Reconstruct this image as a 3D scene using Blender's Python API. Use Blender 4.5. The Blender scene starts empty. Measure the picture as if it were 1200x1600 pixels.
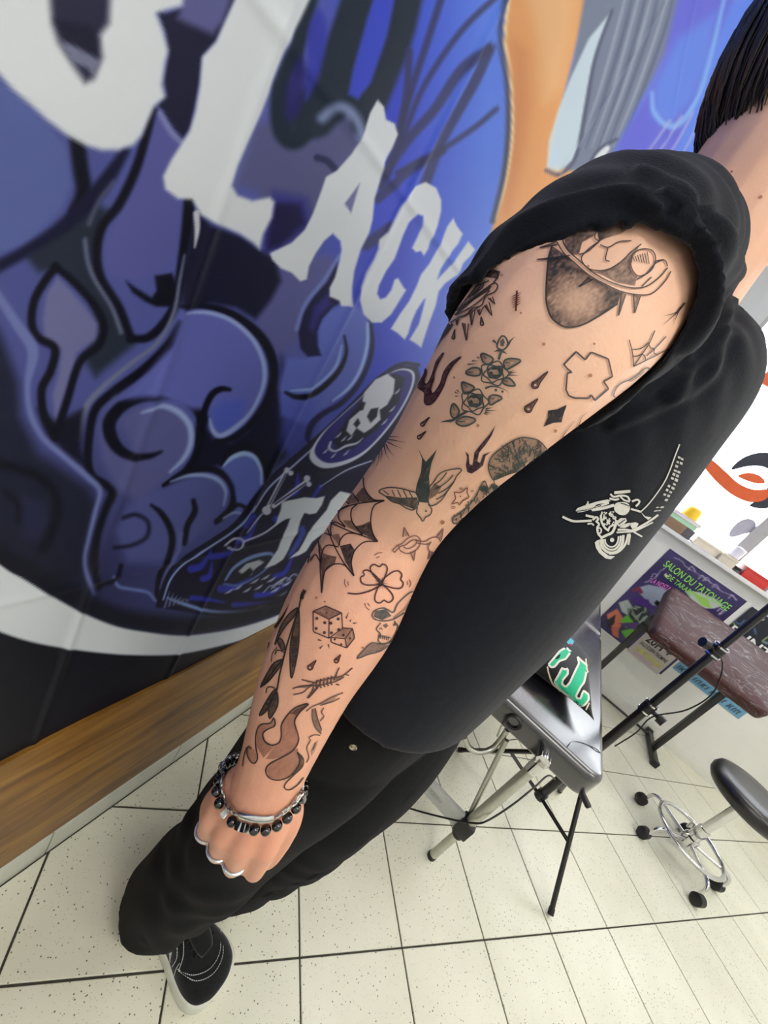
import bpy, bmesh, math, random
import numpy as np
from mathutils import Vector, Matrix
from mathutils.bvhtree import BVHTree
from mathutils.geometry import delaunay_2d_cdt

# ------------------------------------------------------------------ camera
SC = bpy.context.scene
COL = SC.collection
CH = 1.30                                   # camera height
FPX = 645.0                                 # focal length in pixels of a 1200x1600 frame
IC = np.array([600., 800.])
_h = np.array([.838, .546]); _h /= np.linalg.norm(_h)
_n = np.array([-_h[1], _h[0]])
_pitch = math.atan2(253., FPX); _az = math.radians(18.8)
FW = np.array([-math.sin(_az) * math.cos(_pitch), math.cos(_az) * math.cos(_pitch), -math.sin(_pitch)])
RT = np.array([math.cos(_az), math.sin(_az), 0.])
DN = np.cross(FW, RT)
CAM = np.array([0., 0., CH])
IX = RT * _h[0] + DN * _n[0]                # world direction of the picture's right
IY = RT * _h[1] + DN * _n[1]                # world direction of the picture's down


def ray(x, y):
    return FW * FPX + IX * (x - IC[0]) + IY * (y - IC[1])


def on(ax, val, x, y):
    v = ray(x, y); t = (val - CAM[ax]) / v[ax]
    return CAM + v * t


def at(x, y, depth):
    return CAM + ray(x, y) / FPX * depth


def project(P):
    P = np.asarray(P, float) - CAM
    d = P @ FW
    return np.stack([IC[0] + (P @ IX) / d * FPX, IC[1] + (P @ IY) / d * FPX], -1), d


cd = bpy.data.cameras.new('camera')
cam = bpy.data.objects.new('camera', cd); COL.objects.link(cam)
cd.sensor_fit = 'VERTICAL'; cd.sensor_height = 24.0; cd.lens = FPX / 1600. * 24.0
cd.clip_start = .01; cd.clip_end = 60
M = Matrix.Identity(4)
for i in range(3):
    M[i][0] = IX[i]; M[i][1] = -IY[i]; M[i][2] = -FW[i]; M[i][3] = CAM[i]
cam.matrix_world = M
SC.camera = cam

# ------------------------------------------------------------------ light and exposure
SC.view_settings.view_transform = 'Standard'
SC.view_settings.look = 'None'
SC.view_settings.gamma = 1.0
SC.view_settings.use_curve_mapping = False
SC.view_settings.exposure = 0.0
W = bpy.data.worlds.new('world'); SC.world = W; W.use_nodes = True
wb = W.node_tree.nodes['Background']
wb.inputs[0].default_value = (0.91, 0.95, 1.0, 1); wb.inputs[1].default_value = 6.0


def area_light(name, loc, target, sx, sy, power, col):
    l = bpy.data.lights.new(name, 'AREA'); l.shape = 'RECTANGLE'; l.size = sx; l.size_y = sy
    l.energy = power; l.color = col
    o = bpy.data.objects.new(name, l); COL.objects.link(o); o.location = loc
    o.rotation_euler = (Vector(target) - Vector(loc)).to_track_quat('-Z', 'Y').to_euler()
    return o


# ceiling lamps of the shop
area_light('ceiling_light', (1.15, -.35, 2.88), (1.15, -.35, 0), 1.2, .6, 29, (1, .97, .92))
area_light('ceiling_light', (1.6, 2.0, 2.88), (1.6, 2.0, 0), 1.2, .6, 20, (1, .95, .87))
area_light('ceiling_light', (2.7, .6, 2.88), (2.7, .6, 0), 1.2, .6, 20, (1, .95, .87))


# ------------------------------------------------------------------ helpers
def lin(c):
    return tuple(((v / 255.) / 12.92 if v / 255. <= .04045 else ((v / 255. + .055) / 1.055) ** 2.4) for v in c)


def lin_np(a):
    a = np.clip(np.asarray(a, float) / 255., 0, 1)
    return np.where(a <= .04045, a / 12.92, ((a + .055) / 1.055) ** 2.4)


def mat(name, col, rough=.5, metal=0., var=.12, scale=30., bump=0., bscale=200., spec=.5, coat=0., sheen=0., sss=0., detail=3.):
    """procedural material: base colour broken up by noise, optional fine bump"""
    m = bpy.data.materials.new(name); m.use_nodes = True
    nt = m.node_tree; b = nt.nodes['Principled BSDF']
    c = lin(col)
    tc = nt.nodes.new('ShaderNodeTexCoord')
    nz = nt.nodes.new('ShaderNodeTexNoise'); nz.inputs['Scale'].default_value = scale; nz.inputs['Detail'].default_value = detail
    nt.links.new(tc.outputs['Object'], nz.inputs['Vector'])
    rp = nt.nodes.new('ShaderNodeValToRGB')
    rp.color_ramp.elements[0].position = .3; rp.color_ramp.elements[1].position = .7
    rp.color_ramp.elements[0].color = tuple(v * (1 - var) for v in c) + (1,)
    rp.color_ramp.elements[1].color = tuple(min(1, v * (1 + var)) for v in c) + (1,)
    nt.links.new(nz.outputs['Fac'], rp.inputs[0]); nt.links.new(rp.outputs[0], b.inputs['Base Color'])
    b.inputs['Roughness'].default_value = rough; b.inputs['Metallic'].default_value = metal
    b.inputs['Specular IOR Level'].default_value = spec
    b.inputs['Coat Weight'].default_value = coat
    b.inputs['Sheen Weight'].default_value = sheen
    if sss:
        b.inputs['Subsurface Weight'].default_value = sss
        b.inputs['Subsurface Radius'].default_value = (.012, .005, .003)
        b.inputs['Subsurface Scale'].default_value = 1.
    if bump:
        n2 = nt.nodes.new('ShaderNodeTexNoise'); n2.inputs['Scale'].default_value = bscale; n2.inputs['Detail'].default_value = 4
        nt.links.new(tc.outputs['Object'], n2.inputs['Vector'])
        bp = nt.nodes.new('ShaderNodeBump'); bp.inputs['Strength'].default_value = bump; bp.inputs['Distance'].default_value = .002
        nt.links.new(n2.outputs['Fac'], bp.inputs['Height']); nt.links.new(bp.outputs[0], b.inputs['Normal'])
    return m


def vmat(name, rough=.5, alpha=False, spec=.4, layer='print', bump=0., bscale=300):
    """printed surface: colours of the print are a colour attribute of the mesh"""
    m = bpy.data.materials.new(name); m.use_nodes = True
    nt = m.node_tree; b = nt.nodes['Principled BSDF']
    a = nt.nodes.new('ShaderNodeVertexColor'); a.layer_name = layer
    nt.links.new(a.outputs['Color'], b.inputs['Base Color'])
    b.inputs['Roughness'].default_value = rough; b.inputs['Specular IOR Level'].default_value = spec
    if alpha:
        nt.links.new(a.outputs['Alpha'], b.inputs['Alpha'])
    if bump:
        tc = nt.nodes.new('ShaderNodeTexCoord')
        n2 = nt.nodes.new('ShaderNodeTexNoise'); n2.inputs['Scale'].default_value = bscale
        nt.links.new(tc.outputs['Object'], n2.inputs['Vector'])
        bp = nt.nodes.new('ShaderNodeBump'); bp.inputs['Strength'].default_value = bump; bp.inputs['Distance'].default_value = .001
        nt.links.new(n2.outputs['Fac'], bp.inputs['Height']); nt.links.new(bp.outputs[0], b.inputs['Normal'])
    return m


def link(name, me, material=None, parent=None, smooth=False):
    o = bpy.data.objects.new(name, me); COL.objects.link(o)
    if material is not None and not me.materials:
        me.materials.append(material)
    if parent is not None:
        o.parent = parent
    if smooth:
        me.polygons.foreach_set('use_smooth', [True] * len(me.polygons))
    return o


def build(name, bm, material, parent=None, smooth=False, autosmooth=None):
    me = bpy.data.meshes.new(name); bm.to_mesh(me); bm.free()
    o = link(name, me, material, parent, smooth)
    if autosmooth is not None:
        me.polygons.foreach_set('use_smooth', [True] * len(me.polygons))
        bm2 = bmesh.new(); bm2.from_mesh(me)
        for e in bm2.edges:
            if len(e.link_faces) == 2 and e.calc_face_angle(0) > autosmooth:
                e.smooth = False
        bm2.to_mesh(me); bm2.free()
    return o


def pydata(name, verts, faces, material, parent=None, smooth=False):
    me = bpy.data.meshes.new(name); me.from_pydata([tuple(map(float, v)) for v in verts], [], faces); me.update()
    return link(name, me, material, parent, smooth)


def tag(o, label=None, cat=None, group=None, kind=None):
    if label: o['label'] = label
    if cat: o['category'] = cat
    if group: o['group'] = group
    if kind: o['kind'] = kind
    return o


def empty(name, loc=(0, 0, 0)):
    o = bpy.data.objects.new(name, None); COL.objects.link(o); o.location = loc
    o.empty_display_size = .05
    return o


def world_child(o, parent):
    """parent o, whose mesh is in world coordinates, to an Empty that stands elsewhere"""
    o.parent = parent
    o.location = tuple(-v for v in parent.location)
    return o


def bm_box(bm, lo, hi, bevel=0., seg=2):
    lo = Vector(lo); hi = Vector(hi)
    r = bmesh.ops.create_cube(bm, size=1.)
    for v in r['verts']:
        v.co = Vector((lo[i] + (v.co[i] + .5) * (hi[i] - lo[i]) for i in range(3)))
    if bevel:
        es = list({e for v in r['verts'] for e in v.link_edges})
        bmesh.ops.bevel(bm, geom=es, offset=bevel, segments=seg, affect='EDGES', profile=.7)
    return bm


def frame_of(d, up=(0, 0, 1)):
    d = np.asarray(d, float); d = d / np.linalg.norm(d)
    u = np.asarray(up, float)
    if abs(d @ u) / np.linalg.norm(u) > .97:
        u = np.array([1., 0, 0]) if abs(d[0]) < .9 else np.array([0, 1., 0])
    a = np.cross(u, d); a /= np.linalg.norm(a); b = np.cross(d, a)
    return d, a, b


def catmull(P, n=8, closed=False):
    P = np.asarray(P, float); N = len(P)
    if N < 3 and not closed:
        t = np.linspace(0, 1, n + 1)[:, None]
        return P[0] * (1 - t) + P[1] * t
    out = []
    rng = range(N) if closed else range(N - 1)
    for i in rng:
        if closed:
            p0, p1, p2, p3 = P[(i - 1) % N], P[i], P[(i + 1) % N], P[(i + 2) % N]
        else:
            p1, p2 = P[i], P[i + 1]
            p0 = P[i - 1] if i > 0 else 2 * p1 - p2
            p3 = P[i + 2] if i + 2 < N else 2 * p2 - p1
        t = np.linspace(0, 1, n, endpoint=False)[:, None]
        out.append(.5 * (2 * p1 + (p2 - p0) * t + (2 * p0 - 5 * p1 + 4 * p2 - p3) * t ** 2 + (3 * p1 - p0 - 3 * p2 + p3) * t ** 3))
    out = np.concatenate(out)
    return out if closed else np.vstack([out, P[-1]])


def bm_tube(bm, pts, r, seg=10, caps=True, closed=False, smooth_n=0, up=(0, 0, 1), ry=None):
    """round (or elliptical) tube along pts; r a number or a list"""
    P = np.asarray(pts, float)
    R = np.full(len(P), float(r)) if np.isscalar(r) else np.asarray(r, float)
    R2 = R if ry is None else (np.full(len(P), float(ry)) if np.isscalar(ry) else np.asarray(ry, float))
    if smooth_n:
        Q = catmull(np.column_stack([P, R, R2]), smooth_n, closed); P = Q[:, :3]; R = Q[:, 3]; R2 = Q[:, 4]
    n = len(P); rings = []
    if closed:
        T = np.roll(P, -1, 0) - np.roll(P, 1, 0)
    else:
        T = np.gradient(P, axis=0)
    a = None
    for i in range(n):
        d = T[i] / (np.linalg.norm(T[i]) + 1e-12)
        if a is None:
            _, a, b = frame_of(d, up)
        else:
            a = a - d * (a @ d)
            a /= np.linalg.norm(a) + 1e-12; b = np.cross(d, a)
        ring = []
        for k in range(seg):
            th = 2 * math.pi * k / seg
            ring.append(bm.verts.new(P[i] + a * math.cos(th) * R[i] + b * math.sin(th) * R2[i]))
        rings.append(ring)
    m = n if closed else n - 1
    for i in range(m):
        A, B = rings[i], rings[(i + 1) % n]
        for k in range(seg):
            bm.faces.new((A[k], A[(k + 1) % seg], B[(k + 1) % seg], B[k]))
    if caps and not closed:
        bm.faces.new(rings[0][::-1]); bm.faces.new(rings[-1])
    return rings


def bm_lathe(bm, prof, centre, axis=(0, 0, 1), seg=24):
    """prof: (radius, height) list"""
    d, a, b = frame_of(axis); c = np.asarray(centre, float); rings = []
    for r, h in prof:
        if r < 1e-6:
            rings.append([bm.verts.new(c + d * h)])
        else:
            rings.append([bm.verts.new(c + d * h + (a * math.cos(2 * math.pi * k / seg) + b * math.sin(2 * math.pi * k / seg)) * r) for k in range(seg)])
    for A, B in zip(rings[:-1], rings[1:]):
        for k in range(seg):
            k2 = (k + 1) % seg
            if len(A) == 1 and len(B) == 1: continue
            if len(A) == 1: bm.faces.new((A[0], B[k2], B[k]))
            elif len(B) == 1: bm.faces.new((A[k], A[k2], B[0]))
            else: bm.faces.new((A[k], A[k2], B[k2], B[k]))
    if len(rings[0]) > 1: bm.faces.new(rings[0][::-1])
    if len(rings[-1]) > 1: bm.faces.new(rings[-1])


def new_tube(name, pts, r, material, parent=None, seg=10, **k):
    bm = bmesh.new(); bm_tube(bm, pts, r, seg, **k)
    return build(name, bm, material, parent, autosmooth=.9)


def new_lathe(name, prof, centre, material, parent=None, axis=(0, 0, 1), seg=24, auto=.7):
    bm = bmesh.new(); bm_lathe(bm, prof, centre, axis, seg)
    return build(name, bm, material, parent, autosmooth=auto)


def new_box(name, lo, hi, material, parent=None, bevel=0., seg=2, rotz=None, pivot=None):
    bm = bmesh.new(); bm_box(bm, lo, hi, bevel, seg)
    if rotz:
        pv = Vector(pivot if pivot else (Vector(lo) + Vector(hi)) / 2)
        bmesh.ops.rotate(bm, cent=pv, matrix=Matrix.Rotation(rotz, 3, 'Z'), verts=bm.verts)
    return build(name, bm, material, parent, autosmooth=.6)


def set_colors(me, rgba, layer='print'):
    ca = me.color_attributes.new(layer, 'FLOAT_COLOR', 'POINT')
    ca.data.foreach_set('color', np.ascontiguousarray(rgba, dtype=np.float32).ravel())


# ---- soft painting of flat prints onto mesh points: pts is an (n,2) array of print coordinates
def sd_poly(P, poly):
    poly = np.asarray(poly, float); d = np.full(len(P), 1e9); s = np.zeros(len(P), bool)
    for a, b in zip(poly, np.roll(poly, -1, 0)):
        e = b - a; w = P - a
        t = np.clip((w @ e) / max(e @ e, 1e-12), 0, 1)
        q = w - t[:, None] * e
        d = np.minimum(d, (q * q).sum(1))
        c = (a[1] <= P[:, 1]) != (b[1] <= P[:, 1])
        with np.errstate(divide='ignore', invalid='ignore'):
            xx = a[0] + (P[:, 1] - a[1]) * e[0] / (e[1] if e[1] else 1e-9)
        s ^= c & (P[:, 0] < xx)
    d = np.sqrt(d)
    return np.where(s, -d, d)


def sd_line(P, pts, w):
    pts = np.asarray(pts, float)
    w = np.full(len(pts), w / 2.) if np.isscalar(w) else np.asarray(w, float) / 2.
    d = np.full(len(P), 1e9)
    for i in range(len(pts) - 1):
        a, b = pts[i], pts[i + 1]; e = b - a; v = P - a
        t = np.clip((v @ e) / max(e @ e, 1e-12), 0, 1)
        q = v - t[:, None] * e
        d = np.minimum(d, np.sqrt((q * q).sum(1)) - (w[i] * (1 - t) + w[i + 1] * t))
    return d


class Paint:
    def __init__(self, P, rgb):
        self.P = P; self.C = np.tile(np.asarray(rgb, float), (len(P), 1)) if np.ndim(rgb) == 1 else rgb.astype(float)

    def _apply(self, idx, sd, col, f, op):
        a = np.clip(.5 - sd / (2. * f), 0, 1); a = (a * a * (3 - 2 * a) * op)[:, None]
        col = np.asarray(col, float)
        self.C[idx] = self.C[idx] * (1 - a) + col * a

    def _cull(self, pts, m):
        lo = pts.min(0) - m; hi = pts.max(0) + m
        return np.nonzero(((self.P >= lo) & (self.P <= hi)).all(1))[0]

    def poly(self, col, pts, f=2., op=1., smooth=0):
        pts = np.asarray(pts, float)
        if smooth: pts = catmull(pts, smooth, True)
        i = self._cull(pts, f * 1.5)
        if len(i): self._apply(i, sd_poly(self.P[i], pts), col, f, op)

    def line(self, col, pts, w, f=2., op=1., smooth=6):
        pts = np.asarray(pts, float)
        ww = np.full(len(pts), float(w)) if np.isscalar(w) else np.interp(np.linspace(0, 1, len(pts)), np.linspace(0, 1, len(w)), w)
        if smooth and len(pts) > 2:
            q = catmull(np.column_stack([pts, ww]), smooth); pts = q[:, :2]; ww = q[:, 2]
        i = self._cull(pts, max(ww) + f * 1.5)
        if len(i): self._apply(i, sd_line(self.P[i], pts, ww), col, f, op)

    def disc(self, col, c, r, f=1., op=1.):
        self.line(col, [c, (c[0] + .01, c[1])], 2 * r, f, op, 0)


def grid_mesh(us, vs, fn):
    """grid of points fn(u,v) as mesh; returns mesh and the (u,v) of its points"""
    U, V = np.meshgrid(us, vs, indexing='ij')
    uv = np.column_stack([U.ravel(), V.ravel()])
    co = fn(uv)
    nu, nv = len(us), len(vs)
    i = (np.arange(nu - 1)[:, None] * nv + np.arange(nv - 1)[None, :]).ravel()
    q = np.column_stack([i, i + nv, i + nv + 1, i + 1]).astype(np.int32)
    me = bpy.data.meshes.new('grid')
    me.vertices.add(len(co)); me.vertices.foreach_set('co', np.ascontiguousarray(co, dtype=np.float32).ravel())
    me.loops.add(q.size); me.loops.foreach_set('vertex_index', q.ravel())
    me.polygons.add(len(q)); me.polygons.foreach_set('loop_start', np.arange(0, q.size, 4, dtype=np.int32))
    me.polygons.foreach_set('loop_total', np.full(len(q), 4, dtype=np.int32))
    me.update(calc_edges=True); me.validate()
    return me, uv


# ------------------------------------------------------------------ room shell
WX = -0.37          # face of the wall behind the banner
FY = 3.19           # face of the window wall
m_wall = mat('white_plaster', (226, 226, 220), .85, var=.03, scale=6, bump=.5, bscale=45)
m_grout = mat('dark_grout', (62, 60, 52), .9, var=.2, scale=60)


def tile_material():
    m = bpy.data.materials.new('speckled_tile'); m.use_nodes = True
    nt = m.node_tree; b = nt.nodes['Principled BSDF']; L = nt.links.new
    g = nt.nodes.new('ShaderNodeNewGeometry')
    big = nt.nodes.new('ShaderNodeTexNoise'); big.inputs['Scale'].default_value = 5; big.inputs['Detail'].default_value = 3
    L(g.outputs['Position'], big.inputs['Vector'])
    r0 = nt.nodes.new('ShaderNodeValToRGB')
    r0.color_ramp.elements[0].position = .3; r0.color_ramp.elements[1].position = .75
    r0.color_ramp.elements[0].color = lin((214, 212, 192)) + (1,); r0.color_ramp.elements[1].color = lin((226, 224, 206)) + (1,)
    L(big.outputs['Fac'], r0.inputs[0])
    col = r0.outputs[0]
    for sc, th, c, w in ((110, .16, (70, 68, 60), .9), (230, .15, (105, 98, 86), .8), (62, .085, (58, 56, 52), .9)):
        vo = nt.nodes.new('ShaderNodeTexVoronoi'); vo.inputs['Scale'].default_value = sc; vo.feature = 'F1'
        L(g.outputs['Position'], vo.inputs['Vector'])
        # only some cells carry a speck
        lt = nt.nodes.new('ShaderNodeMath'); lt.operation = 'LESS_THAN'; lt.inputs[1].default_value = th
        L(vo.outputs['Distance'], lt.inputs[0])
        sp = nt.nodes.new('ShaderNodeSeparateColor'); L(vo.outputs['Color'], sp.inputs[0])
        gt = nt.nodes.new('ShaderNodeMath'); gt.operation = 'GREATER_THAN'; gt.inputs[1].default_value = .5
        L(sp.outputs[0], gt.inputs[0])
        mu = nt.nodes.new('ShaderNodeMath'); mu.operation = 'MULTIPLY'; L(lt.outputs[0], mu.inputs[0]); L(gt.outputs[0], mu.inputs[1])
        m2 = nt.nodes.new('ShaderNodeMath'); m2.operation = 'MULTIPLY'; L(mu.outputs[0], m2.inputs[0]); m2.inputs[1].default_value = w
        mx = nt.nodes.new('ShaderNodeMix'); mx.data_type = 'RGBA'
        L(m2.outputs[0], mx.inputs[0]); L(col, mx.inputs[6]); mx.inputs[7].default_value = lin(c) + (1,)
        col = mx.outputs[2]
    L(col, b.inputs['Base Color'])
    b.inputs['Roughness'].default_value = .32; b.inputs['Specular IOR Level'].default_value = .35
    return m


m_tile = tile_material()
fl = new_box('floor', (-.5, -1.2, -.06), (3.6, 3.4, -.004), m_grout)
tag(fl, 'cream speckled tiles laid diagonally with dark grout', kind='structure')

TS = .2995; G = .0045
t0 = np.array([.214, .660]); e1 = np.array([.7071, .7071]); e2 = np.array([-.7071, .7071])


def tile_mesh(poly):
    bm = bmesh.new()
    top = [bm.verts.new((x, y, 0)) for x, y in poly]; bot = [bm.verts.new((x, y, -.0055)) for x, y in poly]
    bm.faces.new(top); n = len(poly)
    for i in range(n):
        bm.faces.new((bot[i], bot[(i + 1) % n], top[(i + 1) % n], top[i]))
    bmesh.ops.bevel(bm, geom=[e for e in bm.edges if e.verts[0].co.z == 0 and e.verts[1].co.z == 0], offset=.0012, segments=1, affect='EDGES')
    me = bpy.data.meshes.new('tile'); bm.to_mesh(me); bm.free(); me.materials.append(m_tile)
    return me


def clip_poly(poly, lo, hi):
    for ax in (0, 1):
        for sgn, lim in ((1, lo[ax]), (-1, hi[ax])):
            out = []
            for a, b in zip(poly, poly[1:] + poly[:1]):
                da, db = sgn * (a[ax] - lim), sgn * (b[ax] - lim)
                if da >= 0: out.append(a)
                if (da < 0) != (db < 0):
                    t = da / (da - db); out.append(tuple(np.array(a) + (np.array(b) - np.array(a)) * t))
            poly = out
            if not poly: return []
    return poly


hh = (TS - G) / 2
sq = [tuple(e1 * sx * hh + e2 * sy * hh) for sx, sy in ((-1, -1), (1, -1), (1, 1), (-1, 1))]
full_tile = tile_mesh(sq)
lo_r, hi_r = (-.352, -.55), (3.2, FY - .002)
for i in range(-14, 16):
    for j in range(-14, 16):
        c = t0 + e1 * TS * (i + .5) + e2 * TS * (j + .5)
        if c[0] < -.6 or c[0] > 3.3 or c[1] < -.7 or c[1] > 3.5: continue
        p = [tuple(np.array(s) + c) for s in sq]
        q = clip_poly(p, lo_r, hi_r)
        if len(q) < 3: continue
        if all(lo_r[0] < a[0] < hi_r[0] and lo_r[1] < a[1] < hi_r[1] for a in p):
            o = link('tile', full_tile, parent=fl); o.location = (c[0], c[1], 0)
        else:
            area = .5 * abs(sum(a[0] * b[1] - a[1] * b[0] for a, b in zip(q, q[1:] + q[:1])))
            if area < 2e-3: continue
            link('tile', tile_mesh(q), parent=fl)

wl = new_box('wall_left', (-.52, -1.0, -.06), (WX, 3.4, 2.9), m_wall)
tag(wl, 'white plaster wall behind the blue banner', kind='structure')

ce = new_box('ceiling', (-.52, -1.2, 2.9), (3.6, 3.4, 3.0), mat('white_ceiling', (236, 236, 232), .9, var=.02, scale=4)); tag(ce, 'plain white ceiling', kind='structure')

wr0 = new_box('wall_right', (3.5, -1.2, -.06), (3.6, 3.4, 2.9), m_wall); tag(wr0, 'plain white wall opposite the banner', kind='structure')
wk0 = new_box('wall_back', (-.5, -1.3, -.06), (3.6, -1.2, 2.9), m_wall); tag(wk0, 'plain white wall behind the viewer', kind='structure')

# window wall: opening cut out, pillar between two windows
WZ = 1.160
bm = bmesh.new()
bm_box(bm, (WX, FY, -.06), (3.4, FY + .12, WZ))             # below the sill
bm_box(bm, (WX, FY, WZ), (.20, FY + .12, 2.9))
bm_box(bm, (.20, FY, 2.45), (3.4, FY + .12, 2.9))
bm_box(bm, (2.6, FY, WZ), (3.4, FY + .12, 2.45))
wf = build('wall_window', bm, m_wall); tag(wf, 'white wall with posters under the bright window', kind='structure')
m_sill = mat('white_sill', (235, 235, 232), .35, var=.02, scale=5)
sill = new_box('trim_1', (.20, FY - .05, WZ), (2.6, FY + .115, WZ + .025), m_sill, bevel=.004)
tag(sill, 'white window sill ledge above the posters', kind='structure')
bb = new_box('baseboard_window', (WX + .02, FY - .012, 0), (3.3, FY - .0005, .075), mat('white_skirting', (222, 222, 214), .4, var=.03), bevel=.003)
tag(bb, 'low white skirting under the posters', kind='structure')

# skirting tiles and the wooden panel along the banner wall
m_skirt = mat('skirting_tile', (206, 208, 196), .3, var=.05, scale=18)
bl = new_box('baseboard_left', (WX + .0005, -.9, 0), (-.364, 3.15, .088), m_grout)
tag(bl, 'row of pale skirting tiles under the wooden panel', kind='structure')
ye = .374 - 4 * .3035
while ye < 3.1:
    new_box('skirting_tile', (-.3638, ye + .0015, .0), (-.354, min(ye + .302, 3.15), .089), m_skirt, bl, bevel=.0015)
    ye += .3035


def wood_material():
    m = bpy.data.materials.new('golden_wood'); m.use_nodes = True
    nt = m.node_tree; b = nt.nodes['Principled BSDF']; L = nt.links.new
    tc = nt.nodes.new('ShaderNodeTexCoord'); mp = nt.nodes.new('ShaderNodeMapping')
    mp.inputs['Scale'].default_value = (1, 1.3, 9); L(tc.outputs['Object'], mp.inputs['Vector'])
    n1 = nt.nodes.new('ShaderNodeTexNoise'); n1.inputs['Scale'].default_value = 3.2; n1.inputs['Detail'].default_value = 8; n1.inputs['Distortion'].default_value = .7
    L(mp.outputs[0], n1.inputs['Vector'])
    r = nt.nodes.new('ShaderNodeValToRGB'); e = r.color_ramp.elements
    e[0].position = .25; e[0].color = lin((88, 56, 20)) + (1,)
    e[1].position = .8; e[1].color = lin((184, 140, 62)) + (1,)
    k = e.new(.5); k.color = lin((146, 101, 38)) + (1,)
    L(n1.outputs['Fac'], r.inputs[0])
    n2 = nt.nodes.new('ShaderNodeTexNoise'); n2.inputs['Scale'].default_value = 3.; n2.inputs['Detail'].default_value = 3
    L(tc.outputs['Object'], n2.inputs['Vector'])
    r2 = nt.nodes.new('ShaderNodeValToRGB'); r2.color_ramp.elements[0].position = .35; r2.color_ramp.elements[1].position = .65
    r2.color_ramp.elements[0].color = (.55, .5, .45, 1); r2.color_ramp.elements[1].color = (1.05, 1.05, 1.05, 1)
    L(n2.outputs['Fac'], r2.inputs[0])
    mx = nt.nodes.new('ShaderNodeMix'); mx.data_type = 'RGBA'; mx.blend_type = 'MULTIPLY'; mx.inputs[0].default_value = 1
    L(r.outputs[0], mx.inputs[6]); L(r2.outputs[0], mx.inputs[7]); L(mx.outputs[2], b.inputs['Base Color'])
    bp = nt.nodes.new('ShaderNodeBump'); bp.inputs['Strength'].default_value = .3; bp.inputs['Distance'].default_value = .002
    L(n1.outputs['Fac'], bp.inputs['Height']); L(bp.outputs[0], b.inputs['Normal'])
    b.inputs['Roughness'].default_value = .38
    return m


m_wood = wood_material()
tr = empty('trim_2', (-.36, 0, .09)); tag(tr, 'golden brown wooden wall panel along the floor under the banner', kind='structure')
for z0, z1 in ((.09, .168), (.1683, .512)):
    world_child(new_box('plank', (WX + .001, -.95, z0), (-.357, 3.15, z1), m_wood, bevel=.0007, seg=1), tr)
# ------------------------------------------------------------------ printed banner
BX = WX + .006
# spacing grows with distance from where the print is looked at closest
ys = list(np.arange(-.75, .06, .02)) + [.06]
while ys[-1] < 1.75:
    ys.append(ys[-1] + .0012 * max(1., (ys[-1] - .22) / .14))
ys = np.array(ys + list(np.arange(1.78, 2.86, .03)))
zs = np.concatenate([np.arange(.505, .9, .0030), np.arange(.9, 1.56, .0018), np.arange(1.56, 2.25, .0045), np.arange(2.25, 2.56, .02)])


def banner_pt(uv):
    y, z = uv[:, 0], uv[:, 1]
    x = np.full(len(y), BX)
    for yc in (.275, .495, .86, 1.32, 1.9):                  # fold creases of the cloth
        x += .0022 * np.exp(-((y - yc) / .006) ** 2)
        x += .0012 * np.sin((y - yc) * 9)
    for zc in (1.427, .86, 2.0):
        x += .0016 * np.exp(-((z - zc) / .006) ** 2)
    x += .001 * np.sin(y * 17 + z * 5) * np.sin(z * 11 - y * 3)
    return np.column_stack([np.maximum(x, WX + .001), y, z])


me, uv = grid_mesh(ys, zs, banner_pt)
W3 = np.column_stack([np.full(len(uv), BX), uv])
pix, dep = project(W3)
ok = dep > .03
pix = np.where(ok[:, None], np.clip(pix, -3000, 4000), np.array([-2500., 400.]))

s01 = lambda a, b, x: np.clip((x - a) / (b - a), 0, 1)
X_, Y_ = pix[:, 0], pix[:, 1]
base = np.zeros((len(pix), 3))
def mix(A, B, t): return np.asarray(A) * (1 - t)[:, None] + np.asarray(B) * t[:, None]
base = mix((74, 80, 140), (84, 92, 165), s01(100, 420, X_))
base = mix(base, (52, 66, 190), s01(480, 600, X_)) if False else base * (1 - s01(480, 590, X_))[:, None] + np.array((52, 68, 192)) * s01(480, 590, X_)[:, None]
base = base * (1 - s01(620, 760, X_))[:, None] + np.array((84, 122, 226)) * s01(620, 760, X_)[:, None]
# the lower left of the picture fades into navy
lowd = s01(620, 900, Y_) * s01(420, 120, X_)
base = base * (1 - .75 * lowd)[:, None] + np.array((24, 24, 52)) * (.75 * lowd)[:, None]
pa = Paint(pix, base)
NAVY = (20, 21, 46); BLK = (11, 12, 27); LAV = (92, 98, 160); HI = (150, 168, 216); WHT = (208, 214, 220)
def sc(pts, k, ox, oy): return [(ox + x / k, oy + y / k) for x, y in pts]

# --- upper middle: grey and purple haze, dark spray bands, blue slits
pa.poly((84, 86, 130), [(400, 200), (440, 180), (500, 150), (560, 170), (570, 230), (520, 330), (470, 420), (420, 380), (405, 300), (370, 290)], 14)
pa.poly((52, 52, 130), [(430, 300), (480, 310), (490, 350), (450, 385), (415, 395), (410, 350)], 12)
pa.poly((26, 22, 66), [(432, 318), (470, 320), (478, 350), (440, 385), (418, 392), (425, 345)], 8)
pa.poly((88, 90, 145), [(470, 400), (520, 400), (540, 450), (500, 500), (440, 560), (400, 520), (410, 450)], 10)
for pts, w in (([(500, -60), (470, 60), (440, 140), (440, 200), (458, 222), (480, 205), (500, 160)], 26),
               ([(590, -60), (560, 40), (520, 140), (490, 180)], 74),
               ([(650, -60), (625, 50), (590, 140), (570, 190)], 46),
               ([(440, 140), (455, 215), (490, 190), (530, 150), (570, 180), (575, 150)], 24)):
    pa.line((27, 38, 54), pts, w, 7)
pa.poly((48, 54, 160), [(500, 15), (512, 40), (508, 90), (490, 140), (478, 155), (480, 90), (485, 40)], 7, .9, 5)
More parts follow.
